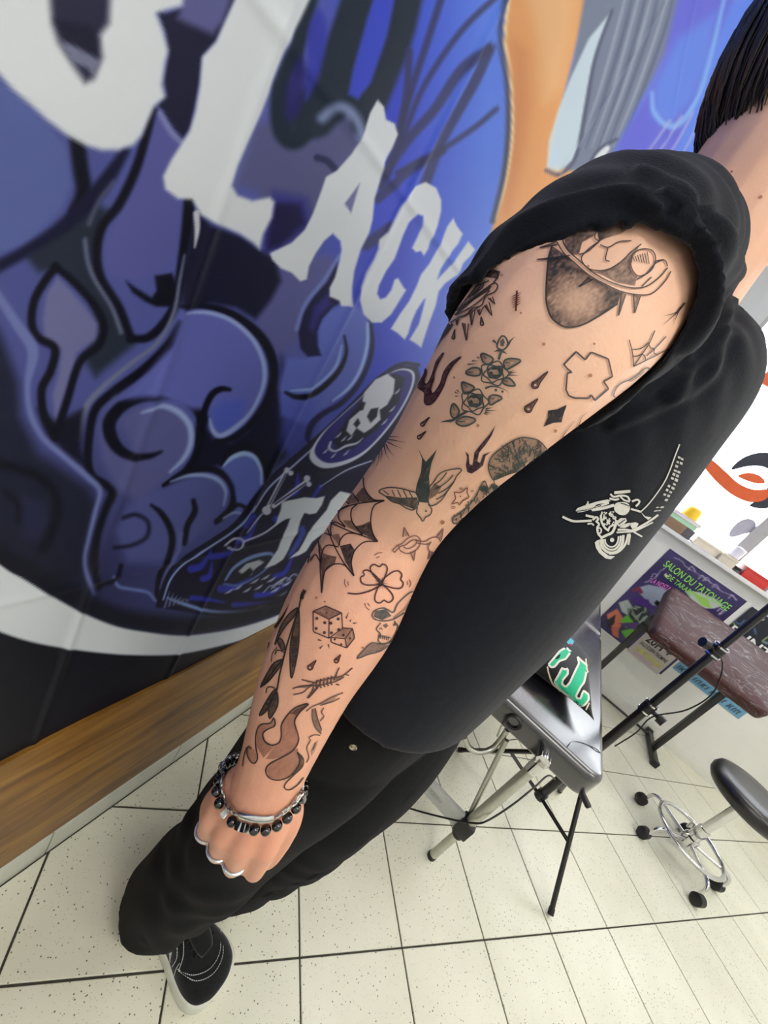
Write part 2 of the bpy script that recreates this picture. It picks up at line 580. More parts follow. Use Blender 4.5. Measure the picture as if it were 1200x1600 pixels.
pa.poly((34, 30, 100), [(470, 85), (478, 120), (472, 170), (455, 190), (446, 170), (455, 120)], 9, .9, 5)
pa.poly((54, 70, 190), [(590, -20), (622, -20), (605, 60), (580, 130), (560, 155), (545, 148), (552, 110), (572, 40)], 5)
for pts, w in (([(700, -30), (670, 60), (640, 150), (622, 215)], 11), ([(780, -10), (720, 50), (660, 140), (625, 230)], 9),
               ([(762, 75), (720, 110), (680, 170), (640, 215), (600, 270)], 15), ([(765, 75), (740, 130), (690, 220), (665, 285)], 16),
               ([(775, 170), (740, 200), (680, 240), (620, 270)], 8), ([(690, 235), (640, 265), (590, 310)], 15),
               ([(640, 80), (635, 150), (615, 240), (595, 290)], 12), ([(610, 355), (590, 370), (572, 382)], 18)):
    pa.line((46, 48, 88), pts, w, 4, .85)
# grey and purple cloud lip under the dark spray
pa.line((132, 146, 190), [(505, 185), (525, 168), (545, 172), (560, 192), (565, 215)], 16, 8, .8)
pa.line((40, 42, 82), [(497, 247), (512, 252), (524, 265)], 11, 3)

# --- dark valleys
pa.poly(NAVY, [(310, 330), (330, 352), (380, 372), (408, 392), (432, 405), (440, 440), (424, 470), (400, 500), (370, 482), (330, 476), (290, 484), (284, 470), (290, 420), (298, 370)], 7)
pa.poly((17, 18, 44), [(313, 655), (322, 665), (335, 686), (360, 690), (385, 675), (410, 645), (432, 600), (470, 590), (500, 640), (480, 680), (440, 722), (420, 740), (400, 745), (385, 712), (350, 725), (310, 740), (258, 760), (290, 735), (308, 700), (305, 670)], 8)
pa.poly((30, 30, 84), [(440, 560), (460, 610), (500, 625), (482, 690), (452, 720), (440, 690), (450, 640), (435, 600)], 14)
# dark gap between the letters
pa.poly((28, 29, 54), [(246, 15), (262, 22), (290, 12), (310, -20), (380, -20), (353, 37), (340, 65), (318, 90), (314, 130), (300, 200), (283, 225), (264, 190), (248, 163), (262, 150), (258, 125), (265, 85), (260, 50)], 4)
pa.poly((88, 90, 140), [(290, -10), (370, -20), (352, 35), (335, 55), (300, 40), (280, 30)], 9)
pa.poly((84, 86, 150), [(250, 175), (290, 225), (272, 250), (258, 275), (262, 295), (285, 312), (278, 400), (250, 430), (215, 440), (170, 430), (162, 390), (190, 330), (215, 280), (232, 220)], 9)
pa.line((125, 130, 178), [(252, 178), (268, 205), (284, 222)], 8, 5)
# --- big strands at the left
pa.poly((84, 96, 155), [(-20, 110), (30, 150), (80, 200), (105, 230), (112, 290), (95, 330), (40, 385), (-20, 400)], 8)
pa.poly((34, 42, 58), [(140, 310), (170, 330), (150, 400), (160, 440), (195, 500), (210, 540), (150, 590), (130, 560), (155, 520), (140, 470), (95, 420), (60, 425), (40, 400), (90, 360)], 10)
pa.line(BLK, [(120, 212), (126, 260), (131, 300), (120, 330)], 24, 7)
pa.line((20, 22, 50), [(196, 238), (165, 285), (130, 325), (90, 360), (35, 395), (-20, 425)], [14, 24, 26, 20, 18, 20], 7)
pa.line((90, 92, 118), [(178, 285), (155, 315), (140, 350)], 7, 5, .7)
pa.line(BLK, [(243, 172), (230, 213), (213, 267), (187, 320), (160, 355), (152, 395), (158, 435), (184, 477), (198, 508), (206, 530)], [8, 13, 15, 15, 14, 14, 14, 14, 12, 12], 5)
pa.line((112, 118, 150), [(133, 375), (138, 410), (150, 440), (175, 480), (190, 520)], 6, 4, .8)
pa.line(BLK, [(298, 316), (295, 350), (290, 383), (283, 433), (275, 475), (258, 505), (232, 528), (204, 530)], [18, 18, 15, 15, 14, 14, 13, 12], 4)
pa.poly(BLK, [(243, 432), (270, 428), (278, 450), (272, 480), (245, 480), (228, 472), (208, 458), (198, 440), (212, 450), (238, 466), (246, 455)], 4)
pa.line((104, 110, 140), [(290, 400), (282, 440), (272, 490), (246, 537), (207, 567), (160, 607), (134, 640), (124, 690)], [3, 5, 6, 6, 7, 8, 9, 4], 3.5)
pa.line(BLK, [(282, 505), (263, 540), (227, 577), (182, 610), (152, 637), (142, 670), (138, 717), (145, 745), (168, 760), (176, 772), (166, 797), (153, 837), (147, 883), (155, 920)], [10, 14, 15, 14, 13, 13, 13, 13, 13, 13, 11, 11, 11, 8], 4)
# flame shaped gap
pa.poly((104, 106, 150), [(90, 433), (107, 450), (133, 480), (153, 507), (150, 530), (120, 553), (113, 583), (100, 623), (87, 660), (83, 617), (93, 583), (97, 547), (70, 527), (67, 500), (73, 460)], 5)
pa.line(BLK, [(87, 418), (70, 440), (54, 470), (50, 505), (60, 528), (86, 545), (80, 580), (66, 610), (70, 650), (86, 682)], 13, 4)
pa.line(BLK, [(87, 416), (120, 445), (150, 480), (163, 510), (155, 540), (130, 560), (118, 585), (108, 620), (95, 660), (86, 685)], 12, 4)
pa.poly(BLK, [(60, 640), (90, 660), (130, 640), (128, 700), (138, 735), (100, 705), (75, 680)], 8, .9)
# lilac ribbon down the left
pa.poly((20, 24, 40), [(-30, 470), (0, 520), (30, 600), (32, 650), (60, 710), (140, 765), (152, 790), (136, 850), (130, 905), (150, 945), (60, 920), (-40, 870)], 14, .85)
pa.line((104, 114, 168), [(-20, 440), (0, 467), (30, 512), (52, 548), (44, 600), (48, 645), (68, 685), (100, 714), (140, 748), (157, 768), (150, 800), (140, 840), (133, 875), (138, 905), (148, 930)], [16, 14, 16, 18, 10, 9, 9, 9, 10, 8, 7, 6, 6, 6, 2], 4)
pa.line(BLK, [(-20, 722), (27, 733), (67, 750), (90, 783), (84, 823), (67, 857)], 16, 8, .9)
pa.line(BLK, [(10, 770), (30, 790), (30, 815)], 10, 7, .8)
pa.poly((40, 40, 76), [(35, 775), (70, 785), (78, 815), (60, 850), (35, 840)], 10, .6)
# --- small swirl
pa.poly((88, 90, 140), [(188, 660), (210, 640), (250, 632), (285, 645), (298, 670), (298, 700), (280, 730), (260, 752), (220, 790), (180, 760), (160, 720), (155, 670), (180, 620), (170, 660), (178, 700), (215, 715)], 10, .8)
pa.line(BLK, [(253, 706), (233, 713), (207, 713), (187, 703), (174, 683), (172, 660), (188, 638), (213, 624), (247, 617), (283, 620), (306, 637), (318, 655)], [3, 9, 13, 17, 20, 20, 18, 16, 15, 15, 16, 18], 4)
pa.line(HI, [(222, 645), (245, 636), (262, 636), (283, 647), (297, 667), (298, 693), (287, 717), (266, 738)], [2, 6, 9, 10, 10, 9, 7, 3], 4, .9)
pa.line(BLK, [(316, 655), (312, 690), (305, 716), (290, 737), (272, 750), (257, 759)], [14, 13, 11, 10, 9, 6], 3)
# --- big swirl
pa.poly((92, 98, 172), [(285, 490), (330, 488), (370, 505), (400, 535), (412, 575), (405, 625), (380, 662), (350, 684), (332, 672), (328, 640), (300, 640), (250, 620), (190, 625), (230, 585), (268, 540)], 8)
pa.poly((74, 92, 190), [(330, 640), (350, 625), (385, 625), (375, 660), (345, 682), (332, 668)], 10, .8)
pa.line(BLK, [(284, 479), (320, 479), (355, 488), (386, 506), (412, 532), (426, 562), (428, 592), (420, 622), (405, 648), (385, 670), (360, 686), (338, 690)], [6, 9, 12, 14, 15, 15, 14, 13, 12, 10, 9, 8], 3.5)
pa.line(HI, [(292, 489), (330, 490), (365, 503), (395, 530), (411, 562), (414, 592), (406, 620), (390, 648), (366, 670), (345, 681), (333, 673), (328, 655)], [3, 6, 7, 7, 7, 7, 6, 6, 8, 8, 7, 3], 3, .9)
pa.line(BLK, [(359, 609), (346, 608), (333, 615), (324, 630), (319, 645), (314, 658)], [6, 9, 10, 10, 10, 12], 3)
# --- lobes
pa.poly((84, 90, 150), [(262, 757), (300, 742), (335, 744), (352, 765), (348, 795), (335, 815), (300, 850), (250, 880), (200, 880), (180, 830), (200, 790)], 10, .75)
pa.line(BLK, [(256, 759), (290, 738), (325, 733), (350, 742), (365, 762), (365, 785), (355, 803), (338, 818)], [4, 7, 9, 11, 12, 11, 9, 4], 3)
pa.line(HI, [(267, 753), (293, 744), (320, 743), (342, 751), (353, 768), (350, 790)], [2, 5, 6, 7, 5, 2], 3, .9)
pa.poly((92, 106, 186), [(347, 731), (360, 717), (380, 708), (398, 714), (408, 732), (408, 755), (398, 785), (372, 800), (366, 760), (358, 745)], 4)
pa.line(BLK, [(346, 726), (362, 706), (382, 698), (402, 704), (416, 726), (417, 752), (405, 785)], [5, 9, 10, 10, 11, 10, 6], 3)
pa.line((156, 182, 228), [(350, 728), (362, 716), (381, 709), (398, 715), (408, 734), (408, 755)], [3, 7, 8, 7, 5, 3], 2.5)
pa.line(BLK, [(338, 815), (355, 800), (372, 789), (387, 795)], 6, 2.5); pa.line(HI, [(350, 810), (366, 801), (380, 803)], 4, 2.5, .8)
# --- right swirl
pa.poly((94, 108, 192), [(496, 540), (500, 505), (516, 485), (540, 476), (562, 480), (577, 500), (577, 530), (568, 575), (540, 612), (505, 640), (480, 665), (440, 650), (436, 605), (450, 560), (480, 560)], 6)
pa.poly((80, 92, 185), [(440, 620), (500, 625), (490, 660), (480, 690), (455, 715), (440, 700)], 12, .7)
pa.poly((20, 19, 60), [(526, 410), (512, 440), (492, 462), (474, 490), (467, 520), (470, 545), (482, 558), (502, 556), (497, 540), (496, 518), (504, 498), (520, 480), (536, 471), (524, 462), (530, 440)], 3)
pa.poly((48, 44, 128), [(512, 460), (492, 480), (484, 510), (490, 520), (500, 495), (518, 475)], 6, .9)
pa.line((120, 140, 205), [(530, 400), (505, 440), (478, 475), (464, 515)], 5, 4, .8)
pa.line(BLK, [(538, 525), (541, 550), (531, 577), (511, 600), (490, 616), (465, 621), (447, 614)], [3, 5, 7, 8, 8, 8, 4], 2.5)
pa.line((150, 176, 226), [(534, 540), (526, 570), (506, 594), (484, 608), (456, 611)], [2, 4, 4, 4, 2], 2.5)
pa.line((26, 26, 70), [(578, 500), (581, 530), (577, 560), (560, 598), (533, 629), (507, 645), (488, 662), (481, 682), (484, 694)], [5, 7, 7, 8, 8, 8, 9, 9, 4], 2.5)
pa.line((160, 184, 230), [(574, 505), (573, 540), (562, 578), (544, 606), (520, 626)], [4, 5, 5, 5, 2], 2.5)
# antler twigs, spiral, lower edge light
pa.line(BLK, [(237, 790), (253, 803), (267, 827), (270, 850), (263, 877), (250, 903), (245, 940)], [4, 9, 10, 10, 9, 8, 6], 3)
pa.line(BLK, [(303, 783), (305, 800), (294, 822), (289, 850)], [7, 9, 9, 8], 3)
pa.line((92, 100, 158), [(284, 835), (280, 862), (264, 890), (253, 920)], 5, 3)
pa.line((18, 18, 40), [(193, 810), (213, 805), (232, 817), (230, 840), (207, 853), (180, 857)], 6, 4, .85)
pa.line((110, 130, 190), [(178, 902), (186, 917), (207, 922), (232, 927), (244, 940)], 4, 3)
pa.line(BLK, [(190, 885), (182, 905), (160, 915)], 6, 4)
# --- long skateboard-shaped panel with skulls, bones and flames
panel = [(246, 950), (262, 905), (285, 878), (330, 848), (368, 820), (395, 783), (420, 752), (470, 708), (520, 662), (560, 622), (590, 592), (625, 570), (652, 572), (660, 600), (650, 660), (620, 760), (580, 850), (520, 940), (440, 958), (380, 966), (300, 958)]
pa.poly((22, 22, 50), panel, 2)
random.seed(5)
rng = np.random.RandomState(5)
for x, y, dx, dy, w in ((330, 870, 40, -18, 10), (300, 890, 30, -30, 12), (318, 905, 14, -26, 10), (345, 920, 46, -18, 12), (300, 935, 50, 6, 8), (400, 930, 50, -20, 9),
                        (372, 845, 30, -34, 9), (430, 900, 30, -40, 8), (365, 945, 60, -6, 8), (455, 770, 10, -30, 12), (430, 810, 20, -20, 10), (500, 760, -20, 30, 7)):
    pa.line((44, 52, 176), [(x, y), (x + dx * .4 + 4, y + dy * .2), (x + dx, y + dy)], [w, w * .8, 2], 2.5)
pa.line((16, 17, 40), [(247, 948), (262, 903), (285, 876), (330, 846), (368, 818), (395, 781), (420, 750), (470, 706), (520, 660), (560, 620), (590, 590), (625, 568), (654, 570)], 5, 2)
pa.line((150, 172, 226), [(256, 938), (268, 906), (290, 881), (332, 853), (372, 824), (398, 790)], [2, 3, 3, 3, 3, 2], 1.6)
pa.line((130, 160, 220), [(262, 935), (290, 945), (330, 955), (380, 955), (440, 945)], [2, 5, 5, 5, 4], 2)
for k in range(6):
    pa.line((120, 130, 170), [(258 + 7 * k, 950 - 2 * k), (262 + 6 * k, 938), (266 + 6 * k, 925 + 3 * k)], [3, 3, .6], 1.5, .8)
pa.line((170, 184, 224), [(395, 800), (420, 762), (460, 726), (500, 690)], [2, 3, 3, 2], 1.6)
# oval with skull
oval = catmull([(483, 712), (500, 680), (530, 650), (560, 622), (590, 594), (622, 576), (645, 580), (646, 602), (628, 640), (598, 680), (565, 712), (530, 728), (500, 730)], 5, True)
pa.poly((206, 210, 226), oval, 1.6)
pa.poly((46, 42, 118), (oval - oval.mean(0)) * np.array([.93, .93]) + oval.mean(0) + (2, -3), 1.6)
pa.poly((26, 26, 48), [(520, 690), (540, 655), (575, 610), (610, 582), (632, 590), (622, 630), (590, 670), (550, 700), (530, 705)], 4)
pa.poly((200, 204, 214), [(562, 640), (568, 612), (585, 592), (604, 583), (616, 592), (614, 614), (604, 632), (592, 640), (594, 655), (580, 668), (568, 676), (556, 668), (548, 680), (540, 672), (545, 655)], 1.6)
pa.poly((24, 24, 40), [(572, 650), (578, 638), (590, 636), (588, 650), (578, 660)], 1.5); pa.poly((24, 24, 40), [(558, 640), (563, 626), (570, 628), (566, 640)], 1.5)
pa.poly((24, 24, 40), [(551, 662), (558, 652), (562, 660), (556, 668)], 1.2)
pa.line((190, 196, 210), [(516, 690), (514, 700), (524, 704), (540, 696), (556, 692), (566, 684)], [3, 4, 3, 4, 3, 1], 1.4)
for q in ((528, 680), (536, 686), (546, 684), (600, 660), (612, 640), (620, 612), (508, 705), (520, 712), (540, 708)):
    pa.line((178, 184, 206), [(q[0] - 4, q[1] + 3), q, (q[0] + 5, q[1] - 6)], [1, 2.6, .6], 1.2)
pa.line((30, 30, 56), [(500, 740), (560, 730), (610, 700), (640, 660)], 9, 3)
pa.line((190, 198, 224), [(500, 760), (540, 735), (580, 720)], [1, 2, 2], 1.2)
# bones
for a, b, w in (((419, 790), (446, 738), 6), ((427, 790), (478, 752), 7)):
    pa.line((198, 200, 216), [a, b], w, 1.3, 1, 0)
    pa.line((40, 38, 84), [(a[0] + 2, a[1] - 3), (b[0], b[1] + 2)], w * .35, 1.2, 1, 0)
for c, r in (((448, 734), 4), ((454, 739), 4), ((479, 747), 5), ((482, 756), 4), ((416, 797), 7)):
    pa.disc((196, 198, 216), c, r, 1.3)
pa.line((184, 190, 214), [(352, 852), (368, 840), (380, 846), (372, 858), (356, 855)], 3, 1.3)
pa.line((184, 190, 214), [(380, 846), (412, 832), (440, 812), (470, 800)], [3, 3, 3, 1], 1.3)
pa.line((170, 178, 212), [(386, 832), (404, 808), (412, 800)], [2, 3, 1], 1.3)
pa.line((40, 46, 170), [(384, 822), (396, 806)], 8, 2)
# wheel with skull, chain
pa.line((120, 146, 200), [(352, 906), (366, 886), (392, 870), (420, 864), (430, 872)], [3, 5, 6, 5, 2], 1.5)
pa.line((96, 120, 180), [(350, 912), (372, 914), (400, 900), (425, 880)], 3, 1.5)
pa.poly((182, 188, 196), [(372, 892), (384, 880), (404, 874), (412, 878), (398, 888), (392, 898), (380, 898)], 1.5)
pa.poly((16, 16, 30), [(378, 896), (390, 886), (396, 892), (386, 902), (366, 908)], 1.5)
for q in ((372, 918), (386, 922), (398, 908), (358, 924), (404, 918), (415, 902), (424, 906), (432, 912), (440, 906), (448, 912), (430, 922), (442, 928)):
    pa.line((170, 178, 200), [(q[0] - 7, q[1] + 3), q, (q[0] + 6, q[1] - 5)], [1, 3.5, 1], 1.3)
for k in range(4):
    pa.line((140, 150, 190), [(412 + 12 * k, 925 - 6 * k), (422 + 12 * k, 915 - 6 * k), (430 + 12 * k, 918 - 6 * k)], 2.2, 1)
pa.line((214, 160, 140), [(388, 962), (404, 950), (420, 946)], [1, 5, 2], 1.5); pa.line((206, 190, 196), [(410, 958), (430, 944)], [4, 2], 1.5)
# --- plain orange and grey sweeps with violet drapery at the right
pa.poly((218, 152, 92), [(798, -30), (920, -30), (912, 20), (900, 70), (885, 130), (870, 200), (858, 260), (900, 250), (910, 330), (870, 470), (790, 620), (720, 700), (700, 640), (735, 490), (770, 345), (786, 260), (796, 200), (794, 130), (786, 70), (790, 20)], 4)
pa.poly((228, 178, 126), [(820, -30), (905, -30), (895, 60), (878, 140), (850, 160), (840, 60)], 22, .8)
pa.poly((196, 120, 70), [(800, 60), (820, 80), (825, 160), (812, 260), (790, 330), (796, 220)], 16, .6)
pa.line((232, 206, 160), [(794, 0), (788, 60), (797, 130), (799, 210), (789, 280), (772, 340)], 5, 3)
pa.line((52, 60, 96), [(796, -30), (783, 20), (782, 70), (791, 130), (793, 200), (786, 270), (768, 345)], 7, 4)
pa.poly((108, 118, 142), [(916, -30), (1010, -30), (1080, -30), (1060, 60), (1000, 160), (960, 240), (905, 270), (872, 262), (868, 220), (880, 160), (898, 90)], 5)
pa.poly((196, 214, 226), [(955, 18), (944, 50), (925, 100), (915, 150), (905, 210), (895, 250), (872, 268), (854, 262), (857, 220), (872, 170), (892, 120), (920, 60)], 3, .9)
pa.line((70, 76, 102), [(956, 16), (930, 90), (915, 170), (900, 245), (875, 272), (853, 266)], 5, 3)
for x0, x1 in ((965, 920), (985, 940), (1005, 955), (1030, 975), (1060, 990)):
    pa.line((150, 160, 178), [(x0 + 18, -30), (x0, 40), ((x0 + x1) / 2 - 6, 140), (x1 - 15, 230)], [3, 4, 4, 1], 3, .8)
    pa.line((72, 80, 108), [(x0 + 28, -30), (x0 + 10, 45), ((x0 + x1) / 2 + 4, 140), (x1 - 4, 230)], [3, 5, 5, 2], 3, .7)
pa.poly((88, 92, 205), [(1065, -30), (1120, -30), (1150, -10), (1120, 60), (1085, 160), (1060, 220), (1040, 260), (950, 260), (970, 220), (1010, 150), (1040, 80)], 8)
pa.poly((86, 128, 224), [(1060, 60), (1120, 20), (1110, 90), (1080, 160), (1045, 195), (1020, 180), (1025, 130)], 12, .8)
pa.line((120, 170, 232), [(1020, 145), (1022, 175), (1040, 195), (1062, 192), (1090, 150), (1115, 70), (1135, -10)], [5, 7, 9, 9, 7, 6, 6], 4, .9)
for k in range(4):
    pa.line((164, 168, 214), [(1100 - 18 * k, 170 + 6 * k), (1080 - 22 * k, 215 + 6 * k), (1060 - 24 * k, 252)], 4, 3, .7)
pa.poly((206, 210, 216), [(930, 245), (950, 225), (955, 232), (935, 262)], 2.5); pa.line((60, 64, 90), [(915, 270), (935, 235), (965, 218)], 4, 3)

# --- letters of the word
B_out = [(-420, -300), (-400, 40), (-200, 60), (-60, 70), (0, 118), (20, 140), (47, 163), (73, 187), (107, 213), (133, 227), (160, 235), (187, 235), (210, 227), (223, 213), (233, 190), (243, 167), (260, 153), (255, 133), (260, 100), (265, 80), (257, 50), (246, 22), (262, 16), (287, 10), (292, -30), (280, -120), (150, -260)]
L1 = sc([(1130, -60), (1100, 20), (1060, 110), (1020, 200), (955, 270), (945, 400), (925, 520), (895, 620), (850, 690), (810, 750), (770, 830), (780, 890), (840, 935), (905, 940)], 3, 0, 0)
L2 = sc([(200, 562), (270, 602), (380, 650), (440, 690), (472, 722), (490, 650), (530, 575), (542, 500), (520, 478), (440, 495), (370, 470), (338, 420), (365, 330), (420, 205), (480, 80), (515, -10)], 3, 250, 150)
L3 = [(427, 127), (447, 77), (472, 30), (500, -30)]
A_ = sc([(1020, 18), (1050, 50), (1060, 110), (1100, 130), (1115, 180), (1090, 240), (1050, 310), (1030, 400), (1005, 480), (995, 580), (980, 640), (940, 720), (910, 820), (900, 900), (900, 985), (850, 985), (840, 960), (795, 940), (795, 900), (820, 850), (840, 780), (850, 720), (845, 680), (810, 645), (770, 680), (730, 740), (700, 800), (690, 860), (660, 870), (620, 830), (570, 810), (530, 770), (520, 740), (560, 720), (620, 690), (680, 630), (720, 550), (760, 440), (780, 380), (830, 350), (900, 270), (930, 220), (960, 160), (985, 80)], 3, 250, 150)
C_ = sc([(560, 130), (470, 165), (400, 240), (340, 340), (290, 440), (240, 540), (170, 610), (160, 680), (120, 770), (60, 880), (15, 1000), (10, 1110), (40, 1230), (110, 1300), (190, 1300), (270, 1230), (320, 1150), (395, 1030), (370, 1000), (330, 930), (300, 940), (270, 1030), (225, 1090), (180, 1105), (155, 1060), (170, 990), (230, 870), (300, 770), (330, 690), (370, 580), (420, 470), (490, 395), (535, 410), (530, 500), (490, 590), (445, 680), (480, 715), (520, 705), (545, 745), (580, 690), (600, 620), (660, 500), (690, 370), (690, 280), (650, 180)], 5.333, 560, 260)
K_ = sc([(790, 430), (740, 500), (700, 600), (640, 720), (590, 810), (520, 900), (480, 1000), (420, 1120), (340, 1230), (265, 1350), (320, 1385), (380, 1440), (410, 1390), (440, 1290), (480, 1200), (540, 1110), (555, 1100), (530, 1200), (500, 1310), (420, 1440), (470, 1470), (520, 1510), (545, 1430), (590, 1290), (640, 1160), (665, 1040), (720, 970), (820, 900), (870, 800), (930, 740), (965, 690), (910, 620), (870, 680), (820, 750), (740, 850), (655, 940), (680, 860), (750, 740), (830, 640), (865, 560), (815, 490)], 5.333, 560, 260)
T_ = sc([(430, 500), (460, 490), (600, 462), (690, 470), (755, 455), (735, 520), (690, 585), (640, 592), (600, 580), (570, 640), (550, 720), (505, 800), (480, 860), (440, 930), (380, 970), (300, 995), (340, 940), (400, 850), (430, 760), (470, 680), (492, 620), (450, 622), (380, 672), (400, 610), (420, 560)], 4.8, 350, 680)
A2 = sc([(870, 420), (800, 490), (770, 560), (700, 640), (640, 710), (600, 790), (560, 860), (485, 922), (560, 900), (615, 870), (660, 800), (740, 740), (860, 720), (960, 700), (1000, 560), (960, 440)], 4.8, 350, 680)
for pts, f in ((B_out, 7), (L1 + L2 + L3, 5), (A_, 2.6), (C_, 2.4), (K_, 2.2), (T_, 1.6), (A2, 1.6)):
    pa.poly(WHT, pts, f)
pa.poly((40, 40, 64), sc([(235, -60), (235, 0), (245, 110), (275, 200), (340, 300), (400, 385), (440, 370), (480, 270), (465, 170), (512, 110), (520, -60)], 3, 0, 0), 10)
pa.poly((120, 124, 150), sc([(275, 185), (370, 225), (470, 285), (440, 360), (410, 320), (340, 290)], 3, 0, 0), 5, .9)
pa.poly((20, 21, 40), sc([(250, 90), (300, 175), (460, 270), (470, 180), (420, 120)], 3, 0, 0), 8, .6)
pa.poly((110, 112, 160), sc([(935, 410), (865, 505), (895, 548)], 3, 250, 150), 2.5)
pa.poly((60, 74, 160), sc([(600, 670), (560, 690), (555, 760), (500, 850), (470, 910), (500, 900), (560, 830), (610, 740)], 4.8, 350, 680), 2)
pa.line((186, 188, 200), [(309, 335), (310, 360), (306, 388)], [10, 8, 2], 2.5)
# --- white ring sweep and the dark foot of the banner
inner = [(-300, 600), (-120, 790), (0, 883), (33, 903), (83, 933), (133, 960), (183, 980), (233, 989), (283, 993), (333, 988), (367, 982), (400, 973), (440, 958), (500, 925), (560, 870)]
outer = [(570, 885), (500, 945), (440, 977), (400, 993), (367, 1003), (317, 1015), (267, 1023), (200, 1024), (150, 1020), (100, 1013), (50, 1003), (0, 987), (-120, 940), (-300, 820)]
foot = [(-300, 820), (-120, 940)] + outer[::-1][2:] + [(570, 885), (700, 800), (900, 900), (700, 1500), (-900, 1900), (-2600, 1500), (-2600, 700)]
dark_in = catmull(inner, 4) + np.array([2, -14])
pa.line((14, 15, 30), dark_in, 30, 12, .9, 0)
pa.poly((10, 12, 26), foot, 2.5)
pa.poly(WHT, np.vstack([catmull(inner, 4), catmull(outer, 4)]), 2.2)
set_colors(me, np.column_stack([lin_np(pa.C), np.ones(len(pa.C))]))
m_ban = vmat('banner_print', .5, spec=.2, bump=.12, bscale=900)
ban = link('banner', me, m_ban, smooth=True)
tag(ban, 'large blue and violet printed banner with white brush lettering hung on the wall', 'banner')
# ------------------------------------------------------------------ the person
def evaluated(me, mods):
    o = bpy.data.objects.new('tmp', me); COL.objects.link(o)
    for kind, kw in mods:
        md = o.modifiers.new(kind, kind)
        for k, v in kw.items(): setattr(md, k, v)
    dg = bpy.context.evaluated_depsgraph_get(); dg.update()
    out = bpy.data.meshes.new_from_object(o.evaluated_get(dg))
    bpy.data.objects.remove(o)
    return out


def voxel(bm, size, smooth=6, fac=.5):
    bmesh.ops.recalc_face_normals(bm, faces=bm.faces)
    me = bpy.data.meshes.new('tmp'); bm.to_mesh(me); bm.free()
    return evaluated(me, [('REMESH', dict(mode='VOXEL', voxel_size=size, adaptivity=0.)), ('SMOOTH', dict(factor=fac, iterations=smooth))])


def verts_np(me):
    a = np.empty(len(me.vertices) * 3, np.float32); me.vertices.foreach_get('co', a); return a.reshape(-1, 3).astype(float)


def normals_np(me):
    a = np.empty(len(me.vertices) * 3, np.float32); me.vertices.foreach_get('normal', a); return a.reshape(-1, 3).astype(float)


def put_verts(me, v):
    me.vertices.foreach_set('co', np.ascontiguousarray(v, np.float32).ravel()); me.update()


def chain(bm, pts, r, seg=14, n=6, ry=None, up=(0, 0, 1)):
    """tapering limb with rounded ends"""
    P = np.asarray(pts, float); R = np.asarray(r, float)
    Y = R if ry is None else np.asarray(ry, float)
    Q = catmull(np.column_stack([P, R, Y]), n)
    P, R, Y = Q[:, :3], Q[:, 3], Q[:, 4]
    d0 = P[0] - P[1]; d0 /= np.linalg.norm(d0); d1 = P[-1] - P[-2]; d1 /= np.linalg.norm(d1)
    pre = [(P[0] + d0 * min(R[0], Y[0]) * math.sin(t), math.cos(t)) for t in (1.45, 1.1, .7, .35)]
    post = [(P[-1] + d1 * min(R[-1], Y[-1]) * math.sin(t), math.cos(t)) for t in (.35, .7, 1.1, 1.45)]
    PP = np.vstack([[p for p, _ in pre], P, [p for p, _ in post]])
    RR = np.concatenate([[R[0] * k for _, k in pre], R, [R[-1] * k for _, k in post]])
    YY = np.concatenate([[Y[0] * k for _, k in pre], Y, [Y[-1] * k for _, k in post]])
    bm_tube(bm, PP, RR, seg, ry=YY, up=up)


m_skin = mat('skin', (232, 186, 158), .5, var=.05, scale=22, bump=.12, bscale=420, sss=.12, spec=.35)
def tan_skin(m):
    # forearm and hand are more tanned than the upper arm
    nt = m.node_tree; b = nt.nodes['Principled BSDF']; L = nt.links.new
    src = b.inputs['Base Color'].links[0].from_socket
    g = nt.nodes.new('ShaderNodeNewGeometry'); sp = nt.nodes.new('ShaderNodeSeparateXYZ'); L(g.outputs['Position'], sp.inputs[0])
    mr = nt.nodes.new('ShaderNodeMapRange'); mr.inputs[1].default_value = .82; mr.inputs[2].default_value = 1.30; L(sp.outputs[2], mr.inputs[0])
    nz = nt.nodes.new('ShaderNodeTexNoise'); nz.inputs['Scale'].default_value = 9.; nz.inputs['Detail'].default_value = 5.; L(g.outputs['Position'], nz.inputs['Vector'])
    r1 = nt.nodes.new('ShaderNodeValToRGB'); r1.color_ramp.elements[0].color = (.86, .70, .66, 1); r1.color_ramp.elements[1].color = (1, 1, 1, 1); L(mr.outputs[0], r1.inputs[0])
    r2 = nt.nodes.new('ShaderNodeValToRGB'); r2.color_ramp.elements[0].position = .35; r2.color_ramp.elements[1].position = .7; r2.color_ramp.elements[0].color = (1, .92, .90, 1); r2.color_ramp.elements[1].color = (1.0, 1.0, 1.0, 1); L(nz.outputs['Fac'], r2.inputs[0])
    prev = src
    for r_ in (r1, r2):
        mx = nt.nodes.new('ShaderNodeMix'); mx.data_type = 'RGBA'; mx.blend_type = 'MULTIPLY'; mx.inputs[0].default_value = 1; L(prev, mx.inputs[6]); L(r_.outputs[0], mx.inputs[7]); prev = mx.outputs[2]
    L(prev, b.inputs['Base Color'])


tan_skin(m_skin)
m_hair = mat('dark_hair', (26, 20, 18), .42, var=.35, scale=60, spec=.5)
m_shirt = mat('black_jersey', (14, 17, 26), .92, var=.2, scale=90, bump=.25, bscale=700, sheen=.08, spec=.2)
m_jeans = mat('black_denim', (11, 12, 15), .92, var=.3, scale=120, bump=.35, bscale=900, sheen=.02, spec=.15)

person = empty('person', (-.04, .55, 0))
tag(person, 'person in black t-shirt and black jeans hanging one tattooed arm down', 'person')

